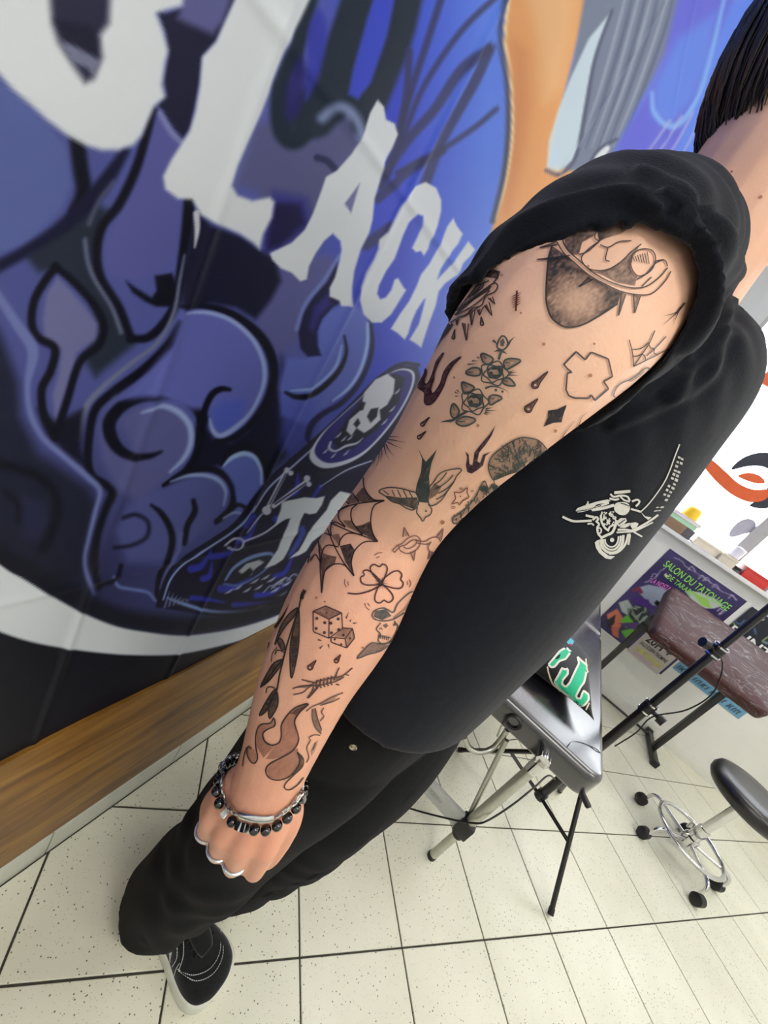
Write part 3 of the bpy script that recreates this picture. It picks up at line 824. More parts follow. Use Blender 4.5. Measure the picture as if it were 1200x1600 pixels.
# arm joints: picture position of the limb's axis and its distance
ARM = [(1005, 425, .375, .056), (965, 430, .322, .063), (905, 478, .290, .0660), (829, 553, .283, .060), (755, 640, .305, .0525), (685, 725, .345, .0470),
       (625, 800, .385, .0475), (584, 862, .402, .0515), (532, 962, .405, .0555), (480, 1062, .410, .0475), (434, 1180, .415, .0365), (416, 1226, .418, .0350)]
arm = np.array([at(x, y, d) for x, y, d, r in ARM]); arm_r = np.array([r for *_, r in ARM])
bm = bmesh.new()
chain(bm, arm, arm_r, 20, 6)
chain(bm, [(-.05, .50, 1.425), arm[0] + np.array([0, .02, -.01]), arm[1]], [.05, .062, .06], 16)
# hand, made a loose fist
def hp(x, y, d): return at(x, y, d)
mcp = [hp(331, 1280, .427), hp(352, 1303, .419), hp(380, 1318, .416), hp(415, 1322, .420)]
pip = [hp(321, 1302, .450), hp(341, 1330, .447), hp(365, 1351, .446), hp(398, 1358, .450)]
dip = [hp(335, 1306, .478), hp(350, 1326, .480), hp(372, 1343, .482), hp(402, 1346, .482)]
tip = [hp(352, 1290, .472), hp(366, 1306, .474), hp(386, 1318, .474), hp(410, 1322, .474)]
wr = [hp(376, 1222, .424), hp(396, 1228, .418), hp(420, 1232, .418), hp(444, 1236, .424)]
fr = [.0095, .0105, .0110, .0110]
for w, m_, p, d, t, r in zip(wr, mcp, pip, dip, tip, fr):
    chain(bm, [w, (w + m_) / 2, m_], [.0175, .0165, r * 1.32], 12, 4)
    chain(bm, [m_, p], [r * 1.25, r * 1.08], 12, 4)
    chain(bm, [p, d], [r * 1.08, r * .95], 12, 4)
    chain(bm, [d, t], [r * .95, r * .8], 12, 4)
chain(bm, [hp(410, 1228, .430), hp(392, 1265, .436), hp(376, 1300, .440)], [.030, .031, .025], 16, 4, ry=[.017, .016, .014], up=tuple(FW))
chain(bm, [hp(360, 1232, .434), hp(338, 1262, .440), hp(334, 1285, .440)], [.016, .017, .012], 12, 4)           # heel of the hand
chain(bm, [hp(446, 1236, .432), hp(452, 1272, .438), hp(440, 1310, .448), hp(424, 1336, .462)], [.0165, .0155, .0125, .0105], 12, 4)
chain(bm, [hp(440, 1310, .448), hp(420, 1340, .470), hp(398, 1340, .488)], [.0125, .0112, .0092], 12, 4)                             # thumb folded in front
# trunk, neck, head, other arm and legs (mostly under the clothes)
cx, cy = -.035, .575
chain(bm, [(cx, cy, .84), (cx, cy, .95), (cx, cy, 1.08), (cx, cy, 1.25), (cx - .005, cy, 1.38), (cx - .01, cy, 1.44)],
      [.14, .15, .135, .15, .16, .11], 24, 4, ry=[.09, .10, .09, .10, .085, .065])
chain(bm, [(cx - .015, cy - .01, 1.40), (cx - .02, cy - .01, 1.50), (cx - .025, cy - .005, 1.61)], [.075, .062, .060], 18, 4)
chain(bm, [(cx - .02, cy - .07, 1.455), (cx - .02, cy, 1.495), (cx - .02, cy + .07, 1.455)], [.040, .048, .040], 14, 4)
hc = np.array([-.035, cy, 1.685])
chain(bm, [hc + (.0, 0, -.065), hc + (-.005, 0, .0), hc + (-.01, 0, .035)], [.062, .074, .072], 22, 5, ry=[.075, .092, .088])
chain(bm, [hc + (.045, 0, -.105), hc + (.05, 0, -.05)], [.038, .05], 16, 4)                  # jaw
chain(bm, [hc + (.085, 0, .005), hc + (.104, 0, -.038)], [.008, .0125], 10, 3)               # nose
chain(bm, [hc + (.078, -.022, -.073), hc + (.086, 0, -.072), hc + (.078, .022, -.073)], [.006, .0085, .006], 8, 3)   # mouth
for s in (-1, 1):
    chain(bm, [hc + (.0, s * .074, -.028), hc + (-.008, s * .082, .012)], [.010, .014], 10, 3, ry=[.006, .007])      # ear
    chain(bm, [hc + (.082, s * .018, .022), hc + (.072, s * .048, .022)], [.007, .007], 8, 3)                        # brow
sl = np.array([cx - .01, cy + .185, 1.405])
chain(bm, [(cx - .01, cy + .08, 1.42), sl, sl + (-.01, .03, -.13), sl + (-.03, .045, -.28)], [.05, .058, .046, .038], 14, 5)
el = sl + np.array([-.03, .045, -.28])
chain(bm, [el, el + (.0, .01, -.13), el + (.02, .0, -.25)], [.038, .036, .026], 14, 5)
wl_ = el + np.array([.02, .0, -.25])
chain(bm, [wl_, wl_ + (.01, 0, -.08)], [.030, .034], 12, 3, ry=[.017, .014])
for k in range(4):
    b0 = wl_ + np.array([-.02 + .02 * k, 0, -.085])
    chain(bm, [b0, b0 + (.0, -.004, -.038), b0 + (.0, -.018, -.065), b0 + (0, -.034, -.075)], [.0095, .009, .0082, .007], 8, 3)
b0 = wl_ + np.array([.03, -.004, -.03]); chain(bm, [b0, b0 + (.018, -.01, -.04), b0 + (.018, -.018, -.075)], [.0105, .01, .008], 8, 3)
LEGR = np.array([(-.045, .50, .88), (-.05, .485, .70), (-.055, .475, .50), (-.085, .475, .30), (-.115, .485, .10)])
LEGL = np.array([(-.03, .64, .88), (.01, .64, .70), (.02, .64, .50), (.01, .645, .30), (-.015, .648, .10)])
for LG in (LEGR, LEGL):
    chain(bm, LG, [.085, .075, .055, .05, .036], 16, 4)
chain(bm, [(-.115, .487, .06), (-.03, .488, .045), (.03, .488, .042)], [.03, .026, .014], 12, 3)
chain(bm, [(-.015, .655, .06), (-.05, .73, .04), (-.07, .80, .035)], [.035, .035, .028], 12, 3)
body_me = voxel(bm, .0030, 5, .5)
body = link('body', body_me, m_skin, smooth=True); world_child(body, person)

# eyes
m_eye = mat('eye_white', (230, 226, 220), .2, var=.02); m_iris = mat('dark_iris', (60, 40, 28), .2, var=.2)
for s in (-1, 1):
    e = new_lathe('eye', [(0, -.011), (.008, -.008), (.011, 0), (.008, .008), (0, .011)], tuple(hc + (.064, s * .030, .004)), m_eye, axis=(1, 0, 0), seg=14)
    world_child(e, person)
    i = new_lathe('iris', [(.0048, .0098), (.0042, .0106), (0, .0112)], tuple(hc + (.064, s * .030, .004)), m_iris, e, axis=(1, 0, 0), seg=12)

# hair: a cap with tapering locks
rng = np.random.RandomState(3)
bm = bmesh.new()
def scalp(th, ph, k=1.0):
    return hc + np.array([-.012 - .102 * k * math.cos(ph) * math.cos(th), .086 * k * math.cos(ph) * math.sin(th), .012 + .118 * k * math.sin(ph)])
cap = [[scalp(th, (-.45 + .85 * min(1, max(0, (abs(th) - 1.1) / .8))) * (1 - q) + 1.57 * q, 1.02) for th in np.linspace(-2.3, 2.3, 28)] for q in np.linspace(0, 1, 14)]
vv = [[bm.verts.new(p) for p in row] for row in cap]
for a, b in zip(vv[:-1], vv[1:]):
    for k in range(27):
        bm.faces.new((a[k], a[k + 1], b[k + 1], b[k]))
for _ in range(1500):
    th = rng.uniform(-2.3, 2.3); p0 = rng.uniform(-.1, 1.45)
    ln = rng.uniform(.6, 1.0)
    end = -.58 - .30 * max(0, math.cos(th)) + rng.uniform(-.22, .08)
    if abs(th) > 1.1: end = -.45 + .85 * min(1, (abs(th) - 1.1) / .8) + rng.uniform(-.12, .1); p0 = max(p0, end + .2)
    p1 = max(end, p0 - ln * 1.3)
    kk = rng.uniform(1.02, 1.10); sw = rng.uniform(-.12, .12)
    pts = [scalp(th + sw * t * t, p0 + (p1 - p0) * t, kk * (1 + .01 * math.sin(9 * t + th * 3)) - .05 * (t > .95)) for t in np.linspace(0, 1, 7)]
    w = rng.uniform(.0009, .0022)
    bm_tube(bm, pts, [w * .6, w, w, w, w * .9, w * .6, w * .12], 4, caps=False)
hair = build('hair', bm, m_hair, smooth=True); hair['kind'] = 'stuff'; world_child(hair, person)

# --- t-shirt: trunk, sleeves and neck as hollow sleeves of cloth, merged into one surface
def shell(bm, pts, r, ry=None, thick=.007, n=5, seg=40, deep=None, edge_fn=None, up=(0, 0, 1)):
    """hollow tube closed at the far end: outer wall up to the opening at pts[0], then back inside"""
    P = np.asarray(pts, float); R = np.asarray(r, float); Y = R if ry is None else np.asarray(ry, float)
    Q = catmull(np.column_stack([P, R, Y]), n); P, R, Y = Q[:, :3], Q[:, 3], Q[:, 4]
    k = len(P) * 2 // 3 if deep is None else deep
    PP = np.vstack([P[::-1], P[:k]]); RR = np.concatenate([R[::-1], R[:k] - thick]); YY = np.concatenate([Y[::-1], Y[:k] - thick])
    T = np.gradient(P, axis=0)
    a = None; rings = []; fr = []
    for i in range(len(P)):
        d = T[i] / np.linalg.norm(T[i])
        if a is None: _, a, b = frame_of(d, up)
        else:
            a = a - d * (a @ d); a /= np.linalg.norm(a); b = np.cross(d, a)
        fr.append((d.copy(), a.copy(), b.copy()))
    order = list(range(len(P)))[::-1] + list(range(k))
    for j, i in enumerate(order):
        d, a, b = fr[i]; ring = []
        rr, yy = (R[i], Y[i]) if j < len(P) else (R[i] - thick, Y[i] - thick)
        t = 1 - i / (len(P) - 1)
        for q in range(seg):
            th = 2 * math.pi * q / seg
            v = P[i] + a * math.cos(th) * rr + b * math.sin(th) * yy
            if edge_fn is not None:
                v = v + d * edge_fn((a * math.cos(th) + b * math.sin(th)), t)
            ring.append(bm.verts.new(v))
        rings.append(ring)
    for A, B in zip(rings[:-1], rings[1:]):
        for q in range(seg):
            bm.faces.new((A[q], A[(q + 1) % seg], B[(q + 1) % seg], B[q]))
    bm.faces.new(rings[0][::-1]); bm.faces.new(rings[-1])


bm = bmesh.new()
shell(bm, [(-.03, .565, .930), (-.03, .567, .98), (-.03, .57, 1.10), (-.032, .573, 1.25), (-.036, .575, 1.35), (-.04, .575, 1.42), (-.045, .575, 1.465)],
      [.218, .214, .205, .200, .198, .165, .10], [.136, .140, .142, .130, .124, .118, .095], n=6, seg=56, deep=6)
# sleeve round the shoulder, pushed up on the outer side of the arm
axis_pts = [arm[3] + (arm[4] - arm[3]) * .25, arm[2], arm[1], arm[0], np.array([-.045, .50, 1.40])]
to_cam = CAM - arm[2]; to_cam /= np.linalg.norm(to_cam)
push_dir = to_cam + .38 * (IX * .73 + IY * .68); push_dir /= np.linalg.norm(push_dir)
def push_up(dirv, t):
    f = max(0., float(dirv @ push_dir))
    return .095 * f ** 1.2 * (t ** 2.2)
shell(bm, axis_pts, [.0725, .0755, .0735, .070, .066], None, n=6, seg=48, edge_fn=push_up, thick=.008)
sl2 = sl + np.array([-.015, .04, -.17])
shell(bm, [sl2, sl + (-.005, .02, -.08), sl, (-.045, .66, 1.42)], [.085, .082, .078, .07], None, n=6, seg=36, thick=.008)
shirt_me = voxel(bm, .0038, 14, .5)
V = verts_np(shirt_me); N = normals_np(shirt_me)
# folds: rings round the sleeve, drapes down the trunk
ax = arm[1] - arm[4]; ax /= np.linalg.norm(ax)
rel = V - arm[2]; s = rel @ ax; dist = np.linalg.norm(rel - s[:, None] * ax, axis=1)
msk = np.clip((.17 - dist) / .05, 0, 1) * np.clip((.19 - s) / .05, 0, 1) * np.clip((s + .16) / .03, 0, 1)
side = rel @ np.cross(ax, to_cam)
w1 = np.sin((s + .35 * np.abs(side) + .25 * side) * 150 + 2 * np.sin(side * 22)) + .6 * np.sin((s - .45 * side) * 95 + 1.3)
disp = msk * .0011 * w1
trunk = np.clip((1.38 - V[:, 2]) / .1, 0, 1)
ang = np.arctan2(V[:, 1] - .57, V[:, 0] + .03)
disp += trunk * (.0022 * np.sin(ang * 3 + V[:, 2] * 11 + 1.5 * np.sin(V[:, 2] * 7)) + .0015 * np.sin(V[:, 2] * 34 + ang * 4) * np.clip((1.05 - V[:, 2]) / .15, 0, 1))
pxv, dpv = project(V)
vis = ((CAM - V) * N).sum(1) > 0
for cur, amp, wd in (([(1040, 300), (1090, 346), (1118, 401), (1113, 483), (1077, 557)], .0042, 9), ([(1109, 327), (1141, 382), (1150, 437), (1132, 506), (1100, 557), (1050, 620)], .0042, 9),
                     ([(1136, 520), (1109, 584), (1063, 621), (1008, 645), (960, 665)], .0038, 9), ([(745, 425), (800, 360), (900, 312), (980, 300), (1030, 325)], .0040, 11),
                     ([(740, 440), (840, 385), (930, 355), (985, 350), (1010, 390)], .0034, 9), ([(1000, 262), (1070, 290), (1100, 330)], .0034, 9)):
    ii = np.nonzero(vis & (dpv > .1) & (V[:, 2] > 1.1))[0]
    dd = sd_line(pxv[ii], catmull(cur, 6), .01)
    disp[ii] += amp * np.exp(-(dd / wd) ** 2) - amp * .5 * np.exp(-((dd - 16) / wd) ** 2)
put_verts(shirt_me, V + N * disp[:, None])
shirt = link('tshirt', shirt_me, m_shirt, smooth=True); world_child(shirt, person)

# --- jeans
bm = bmesh.new()
shell(bm, [(-.100, .466, .078), (-.086, .468, .20), (-.066, .470, .36), (-.055, .478, .55), (-.045, .495, .75), (-.04, .53, .90)],
      [.084, .090, .092, .098, .112, .115], None, n=6, seg=40, deep=9, thick=.008)
shell(bm, [(-.02, .645, .030), (.0, .645, .20), (.02, .640, .40), (.025, .635, .60), (.0, .63, .78), (-.03, .61, .92)],
      [.085, .095, .106, .118, .125, .118], None, n=6, seg=40, deep=9, thick=.008)
chain(bm, [(-.035, .57, .80), (-.035, .57, .92), (-.035, .57, 1.0)], [.185, .195, .175], 36, 4, ry=[.118, .125, .112])
jeans_me = voxel(bm, .0042, 14, .5)
V = verts_np(jeans_me); N = normals_np(jeans_me)
lo = np.clip((.75 - V[:, 2]) / .25, 0, 1)
ang = np.arctan2(V[:, 1] - np.where(V[:, 1] < .565, .472, .66), V[:, 0] + .06)
disp = lo * (.0022 * np.sin(V[:, 2] * 30 + 4 * np.sin(ang * 1.3 + V[:, 2] * 6) + ang) + .0012 * np.sin(V[:, 2] * 64 - ang * 4 + 2 * np.sin(V[:, 2] * 17))) * np.clip(1.2 - np.abs(V[:, 2] - .3) * 1.6, .25, 1)
disp += .002 * np.sin(ang * 6 + V[:, 2] * 12)
put_verts(jeans_me, V + N * disp[:, None])
jeans = link('jeans', jeans_me, m_jeans, smooth=True); world_child(jeans, person)
bpy.context.view_layer.update()


def bvh_of(o):
    me_ = o.data; vv = verts_np(me_) + np.array(o.matrix_world.translation)
    return BVHTree.FromPolygons([tuple(v) for v in vv], [tuple(p.vertices) for p in me_.polygons])


body_bvh = bvh_of(body); shirt_bvh = bvh_of(shirt); jeans_bvh = bvh_of(jeans)


def hit(bvh, x, y, off=.0005):
    v = ray(x, y); v = v / np.linalg.norm(v)
    loc, nor, idx, d = bvh.ray_cast(Vector(CAM), Vector(v), 4.)
    if loc is None: return None
    nor = np.array(nor)
    if nor @ v > 0: nor = -nor
    return np.array(loc) + nor * off
# ------------------------------------------------------------------ shoe
m_suede = mat('black_suede', (17, 18, 20), .95, var=.35, scale=150, bump=.3, bscale=900, sheen=.25, spec=.2)
m_rubber = mat('off_white_rubber', (206, 208, 196), .55, var=.06, scale=30, bump=.1, bscale=300)
m_thread = mat('white_thread', (196, 200, 198), .7, var=.08, scale=200)
m_lace = mat('black_lace', (14, 14, 15), .85, var=.2, scale=300, bump=.4, bscale=1500)


def make_shoe():
    root = empty('shoe', (0, 0, 0))
    # outline of the sole: heel at x=-.19, toe at x=.108
    xs = np.array([-.190, -.182, -.160, -.120, -.070, -.020, .030, .070, .095, .105, .109])
    yw_o = np.array([.000, -.022, -.034, -.037, -.037, -.040, -.048, -.050, -.040, -.022, 0.])   # outer side (-y)
    yw_i = np.array([.000, .022, .034, .037, .036, .040, .050, .052, .042, .024, 0.])
    ring = [(x, y) for x, y in zip(xs, yw_o)] + [(x, y) for x, y in zip(xs[::-1], yw_i[::-1])][1:-1]
    ring = catmull(ring, 4, True); c = ring.mean(0)
    def scaled(k): return (ring - c) * k + c
    bm = bmesh.new(); rings = []
    for k, z in ((.97, .0), (1.0, .003), (1.0, .012), (.995, .024), (.985, .030), (.95, .032)):
        rings.append([bm.verts.new((x, y, z + (.008 * max(0, (x - .05) / .06) ** 2 if z < .02 else .006 * max(0, (x - .04) / .06)))) for x, y in scaled(k)])
    n = len(ring)
    for A, B in zip(rings[:-1], rings[1:]):
        for q in range(n): bm.faces.new((A[q], A[(q + 1) % n], B[(q + 1) % n], B[q]))
    bm.faces.new(rings[0][::-1]); bm.faces.new(rings[-1])
    build('sole', bm, m_rubber, root, autosmooth=.9)
    # upper: cross-sections from heel to toe
    secs = [(-.182, .020, .100), (-.165, .030, .128), (-.120, .034, .140), (-.080, .035, .135), (-.045, .036, .112), (-.010, .039, .088), (.030, .046, .070), (.060, .048, .060), (.085, .042, .052), (.100, .026, .043), (.105, .012, .036)]
    Q = catmull(np.array(secs), 5)
    bm = bmesh.new(); rings = []
    for x, w, z1 in Q:
        r_ = []
        for th in np.linspace(0, math.pi, 17):
            cth, sth = math.cos(th), math.sin(th)
            yy = -w * (abs(cth) ** .75) * (1 if cth > 0 else -1); zz = .028 + (z1 - .028) * sth ** .8
            r_.append(bm.verts.new((x, yy * (1 - .25 * max(0, (zz - .07) / .07)), zz)))
        rings.append(r_)
    for A, B in zip(rings[:-1], rings[1:]):
        for q in range(16): bm.faces.new((A[q], B[q], B[q + 1], A[q + 1]))
    bm.faces.new(rings[0]); bm.faces.new(rings[-1][::-1])
    bmesh.ops.recalc_face_normals(bm, faces=bm.faces)
    up = build('upper', bm, m_suede, root, smooth=True)
    tree = BVHTree.FromPolygons([tuple(v.co) for v in up.data.vertices], [tuple(p.vertices) for p in up.data.polygons])
    def top(x, y, off=.0012):
        loc, nor, i, d = tree.ray_cast(Vector((x, y, .3)), Vector((0, 0, -1)))
        return np.array(loc) + np.array(nor) * off if loc is not None else np.array((x, y, .03))
    def side(x, z, s, off=.0012):
        loc, nor, i, d = tree.ray_cast(Vector((x, s * .2, z)), Vector((0, -s, 0)))
        return np.array(loc) + np.array(nor) * off if loc is not None else np.array((x, s * .03, z))
    def stitch(pts, r=.0007):
        bm = bmesh.new(); P = catmull(np.array(pts), 8)
        for a, b in zip(P[:-1], P[1:]):
            bm_tube(bm, [a, a + (b - a) * .72], r, 5)
        build('stitching', bm, m_thread, root, smooth=True)
    for dx in (0., .011):
        stitch([top(.018 - dx * .4, -.040), top(.055 - dx, -.030), top(.074 - dx, -.004), top(.066 - dx, .022), top(.030 - dx, .040)])
    stitch([top(.018, -.040), top(.006, -.030), top(-.016, -.022)]); stitch([top(.030, .040), top(.010, .032), top(-.016, .022)])
    stitch([side(.018, .036, -1), side(.012, .05, -1), top(.010, -.036)])
    for k in range(4):                                            # side stripe and its seams
        o = .0035 * k
        stitch([side(-.100, .078 - o, -1), side(-.055, .078 - o, -1), side(-.022, .062 - o, -1), side(-.008 + o * .3, .042 - o * .4, -1)])
    stitch([side(-.10, .105, -1), side(-.05, .095, -1), side(-.005, .065, -1), side(.004, .04, -1)])
    # tongue and laces
    bm = bmesh.new()
    tp = [top(x, 0, .002) for x in (-.060, -.035, -.01, .02, .036)]
    for p in tp: p[2] += .004
    bm_tube(bm, tp, [.020, .020, .019, .017, .012], 10, ry=[.005] * 5, smooth_n=4, up=(0, 0, 1))
    build('tongue', bm, m_suede, root, smooth=True)
    for k, x in enumerate((-.045, -.028, -.011, .006, .022)):
        for s in (-1, 1):
            a = top(x + .004, -.020 * s, .003); b = top(x - .012, .020 * s, .003); m_ = (a + b) / 2; m_[2] = max(a[2], b[2]) + .006
            new_tube('lace', catmull([a, m_, b], 6), .0019, m_lace, root, 6)
    for s in (-1, 1):
        for k, x in enumerate((-.045, -.028, -.011, .006, .022)):
            p = top(x, .021 * s, .0)
            new_lathe('eyelet', [(.0016, .0006), (.0026, .0012), (.003, .0004)], tuple(p), m_rubber if False else m_suede, root, seg=10)
    return root


def copy_children(src, dst):
    for c in list(src.children):
        k = c.copy(); COL.objects.link(k); k.parent = dst


shoe = make_shoe(); shoe.location = (.0, .490, 0)
shoe.parent = person; shoe.location = (.0 - person.location.x, .490 - person.location.y, 0)
shoe.scale = (1, 1.17, 1)
shoe2 = empty('shoe'); copy_children(shoe, shoe2); shoe2.parent = person
a2 = math.radians(112); p2 = np.array([-.015, .655, 0]) + np.array([math.cos(a2), math.sin(a2), 0]) * .11
shoe2.location = (p2[0] - person.location.x, p2[1] - person.location.y, 0); shoe2.rotation_euler.z = a2
shoe['label'] = 'black suede lace-up shoe with white sole and white stitching'

# rivet on the jeans pocket
m_brass = mat('pale_rivet_metal', (176, 172, 150), .35, 1., var=.1, scale=300)
p = hit(jeans_bvh, 552, 1166, .0005)
if p is not None:
    q = hit(jeans_bvh, 556, 1166, .0005); r_ = hit(jeans_bvh, 552, 1170, .0005)
    nrm = np.cross(q - p, r_ - p); nrm /= np.linalg.norm(nrm)
    if nrm @ (CAM - p) < 0: nrm = -nrm
    rv = new_lathe('rivet', [(.0052, -.001), (.0052, .0012), (.0040, .0020), (.0030, .0012), (.0018, .0018), (0, .0022)], tuple(p), m_brass, jeans, axis=tuple(nrm), seg=16)
    rv.location = (0, 0, 0); rv.parent = jeans; rv.matrix_parent_inverse = Matrix.Translation(-Vector((person.location.x, person.location.y, person.location.z)) * 0)
    rv.location = tuple(-np.array(jeans.matrix_world.translation) * 1.0 + 0)
# ------------------------------------------------------------------ tattoos: ink lying in the skin, drawn as thin strokes and shaded patches on its surface
m_ink = vmat('tattoo_ink', .55, alpha=True, spec=.3)
BLACK = (34, 32, 38); OLD = (54, 66, 66); RED = (62, 26, 38); PLUM = (46, 24, 42); THIN = (120, 74, 70)


def inside(P, poly):
    return sd_poly(np.asarray(P, float), np.asarray(poly, float)) < 0


class Ink:
    def __init__(self, name, bvh=None, k=1., ox=0., oy=0., col=BLACK):
        self.n = name; self.V = []; self.F = []; self.C = []; self.k = k; self.o = np.array([ox, oy]); self.col = col
        self.bvh = bvh or body_bvh

    def px(self, pts): return np.asarray(pts, float) / self.k + self.o

    def _v(self, p, off, col, a):
        h_ = hit(self.bvh, p[0], p[1], off)
        if h_ is None: return None
        self.V.append(h_); self.C.append(tuple(lin(col)) + (a,)); return len(self.V) - 1

    def line(self, pts, w=2., col=None, a=.9, taper=0, smooth=5, closed=False, off=.0008):
        """w: width in picture pixels; taper 1 = thin at the end, 2 = thin at both ends"""
        col = col or self.col; P = self.px(pts)
        if smooth and len(P) > 2: P = catmull(P, smooth, closed)
        if closed: P = np.vstack([P, P[:1]])
        seg = np.linalg.norm(np.diff(P, axis=0), axis=1); L = np.concatenate([[0], np.cumsum(seg)])
        n = max(2, int(L[-1] / 3.) + 1); t = np.linspace(0, L[-1], n)
        P = np.column_stack([np.interp(t, L, P[:, 0]), np.interp(t, L, P[:, 1])])
        T = np.gradient(P, axis=0); T /= np.linalg.norm(T, axis=1)[:, None] + 1e-9
        Nn = np.column_stack([-T[:, 1], T[:, 0]])
        u = np.linspace(0, 1, n)
        ww = np.full(n, w / 2.)
        if taper == 1: ww = ww * np.clip(1.05 - u, .08, 1)
        if taper == 2: ww = ww * np.clip(np.sin(np.pi * np.clip(u, .03, .97)) * 1.1, .1, 1)
        prev = None
        for p, q, h_ in zip(P, Nn, ww):
            a_, b_ = self._v(p - q * h_, off, col, a), self._v(p + q * h_, off, col, a)
            if a_ is None or b_ is None: prev = None; continue
            if prev is not None and np.linalg.norm(self.V[a_] - self.V[prev[0]]) < .02:
                self.F.append((prev[0], prev[1], b_, a_))
            prev = (a_, b_)
        return self

    def fill(self, pts, a=.6, col=None, smooth=0, grad=None, step=4., off=.0005, grain=.12):
        """a shaded patch; grad(x,y) (picture pixels) scales its strength"""
        col = col or self.col; P = self.px(pts)
        if smooth: P = catmull(P, smooth, True)
        lo, hi = P.min(0), P.max(0)
        gx, gy = np.meshgrid(np.arange(lo[0], hi[0], step), np.arange(lo[1], hi[1], step))
        G = np.column_stack([gx.ravel(), gy.ravel()])
        G = G[sd_poly(G, P) < -step * .35] if len(G) else G
        pts2 = [Vector(p) for p in P] + [Vector(g) for g in G]
        ed = [(i, (i + 1) % len(P)) for i in range(len(P))]
        try:
            v2, _, f2, *_r = delaunay_2d_cdt(pts2, ed, [list(range(len(P)))], 1, 1e-4)
        except Exception:
            return self
        ids = []
        rr = np.random.RandomState(len(self.V) + 7)
        for p in v2:
            s_ = a if grad is None else a * float(grad(p[0], p[1]))
            ids.append(self._v(p, off, col, max(0., min(1., s_ * (1 + grain * rr.randn())))))
        for f_ in f2:
            q = [ids[i] for i in f_]
            if all(i is not None for i in q):
                self.F.append(tuple(q))
        return self

    def dot(self, c, r, col=None, a=.9, off=.0009):
        th = np.linspace(0, 2 * np.pi, 10, endpoint=False); col = col or self.col
        ids = [self._v(self.px(c) + np.array([math.cos(t), math.sin(t)]) * r / self.k, off, col, a) for t in th]
        if all(i is not None for i in ids): self.F.append(tuple(ids))
        return self

    def drop(self, tip, c, r, a=.85):
        tip = np.asarray(tip, float); c = np.asarray(c, float); d = (tip - c) / np.linalg.norm(tip - c); n = np.array([-d[1], d[0]])
        out = [tip, c + d * r * 1.3 + n * r * .55, c + n * r, c - d * r * .8 + n * r * .6, c - d * r, c - d * r * .8 - n * r * .6, c - n * r, c + d * r * 1.3 - n * r * .55]
        self.fill(out, a * .8, smooth=3, step=2.)
        self.line(out, 1.6, closed=True, smooth=3)
        self.dot(c, r * .35, (224, 180, 150), .8, .0011)
        return self

    def done(self, label=None, parent=None, m=None):
        if not self.F: return None
        base = parent or body
        w0 = np.array(base.matrix_world.translation)
        me_ = bpy.data.meshes.new(self.n); me_.from_pydata([tuple(v - w0) for v in self.V], [], self.F); me_.update()
        set_colors(me_, np.array(self.C))
        o = link(self.n, me_, m or m_ink, base, smooth=True)
        if label: o['label'] = label
        return o


E_ = dict(k=3., ox=380, oy=680); R_ = dict(k=6., ox=640, oy=500); H_ = dict(k=4.8, ox=820, oy=340); L_ = dict(k=6., ox=680, oy=640)
F_ = dict(k=5.333, ox=380, oy=940); W_ = dict(k=5.4545, ox=860, oy=500); U_ = dict(k=6., ox=640, oy=400)

# swallow
t = Ink('swallow_tattoo', **E_, col=OLD)
t.fill([(823, 62), (840, 110), (835, 170), (815, 230), (808, 270), (830, 312), (866, 315), (876, 260), (872, 190), (884, 130), (910, 65), (872, 108), (858, 124), (845, 106)], .9)
wl1 = [(638, 262), (680, 245), (740, 248), (790, 262), (815, 270), (825, 310), (803, 346), (770, 342), (735, 320), (700, 310), (670, 285)]
wr1 = [(870, 250), (895, 215), (920, 180), (955, 162), (1025, 155), (1000, 190), (985, 220), (960, 255), (930, 300), (895, 325), (870, 318)]
t.line(wl1, 2, closed=True, smooth=3).line(wr1, 2, closed=True, smooth=3)
t.fill([(668, 282), (740, 292), (815, 290), (822, 312), (802, 345), (735, 320), (700, 308)], .75)
t.fill([(872, 255), (900, 225), (930, 240), (905, 280), (872, 300)], .55)
for a, b in (((700, 255), (712, 285)), ((725, 255), (742, 288)), ((752, 256), (770, 290)), ((780, 262), (795, 290)), ((660, 258), (685, 278))): t.line([a, b], 1.6)
for a, b in (((893, 232), (955, 172)), ((905, 248), (985, 185)), ((915, 270), (990, 212)), ((905, 298), (965, 248))): t.line([a, ((a[0] + b[0]) / 2 + 4, (a[1] + b[1]) / 2 + 5), b], 1.8)
t.line([(818, 335), (814, 360), (830, 382), (842, 402), (854, 382), (876, 370), (884, 345), (868, 320)], 2.); t.dot((857, 352), 5)
t.done('dark swallow tattoo above the inside of the elbow')
# elbow web
t = Ink('spider_web_tattoo', **E_)
for p in ([(345, 470), (400, 395), (480, 265), (565, 180)], [(385, 400), (480, 340), (560, 318), (665, 305)], [(385, 400), (500, 450), (560, 470), (632, 497)],
          [(385, 405), (430, 520), (475, 600), (520, 660)], [(352, 470), (362, 560), (364, 640), (370, 740)], [(345, 470), (322, 540), (305, 600)],
          [(565, 180), (572, 250), (612, 300), (665, 305)], [(665, 305), (615, 332), (600, 400), (610, 460), (632, 497)], [(632, 497), (570, 500), (525, 540), (508, 595), (520, 660)],
          [(520, 660), (480, 612), (430, 605), (385, 640), (370, 740)],
          [(508, 215), (516, 270), (548, 316)], [(540, 322), (510, 352), (515, 410), (562, 466)], [(560, 466), (492, 460), (458, 490), (452, 520)], [(450, 525), (402, 516), (376, 540), (366, 600)],
          [(470, 270), (480, 305), (500, 325)], [(496, 330), (456, 352), (450, 390), (482, 430)], [(482, 432), (432, 408), (412, 432), (416, 472)], [(416, 474), (380, 462), (346, 500)],
          [(440, 320), (446, 345)], [(446, 350), (420, 375), (424, 398)], [(424, 400), (395, 425), (392, 440)], [(366, 600), (340, 560), (318, 590)]):
    t.line(p, 2.)
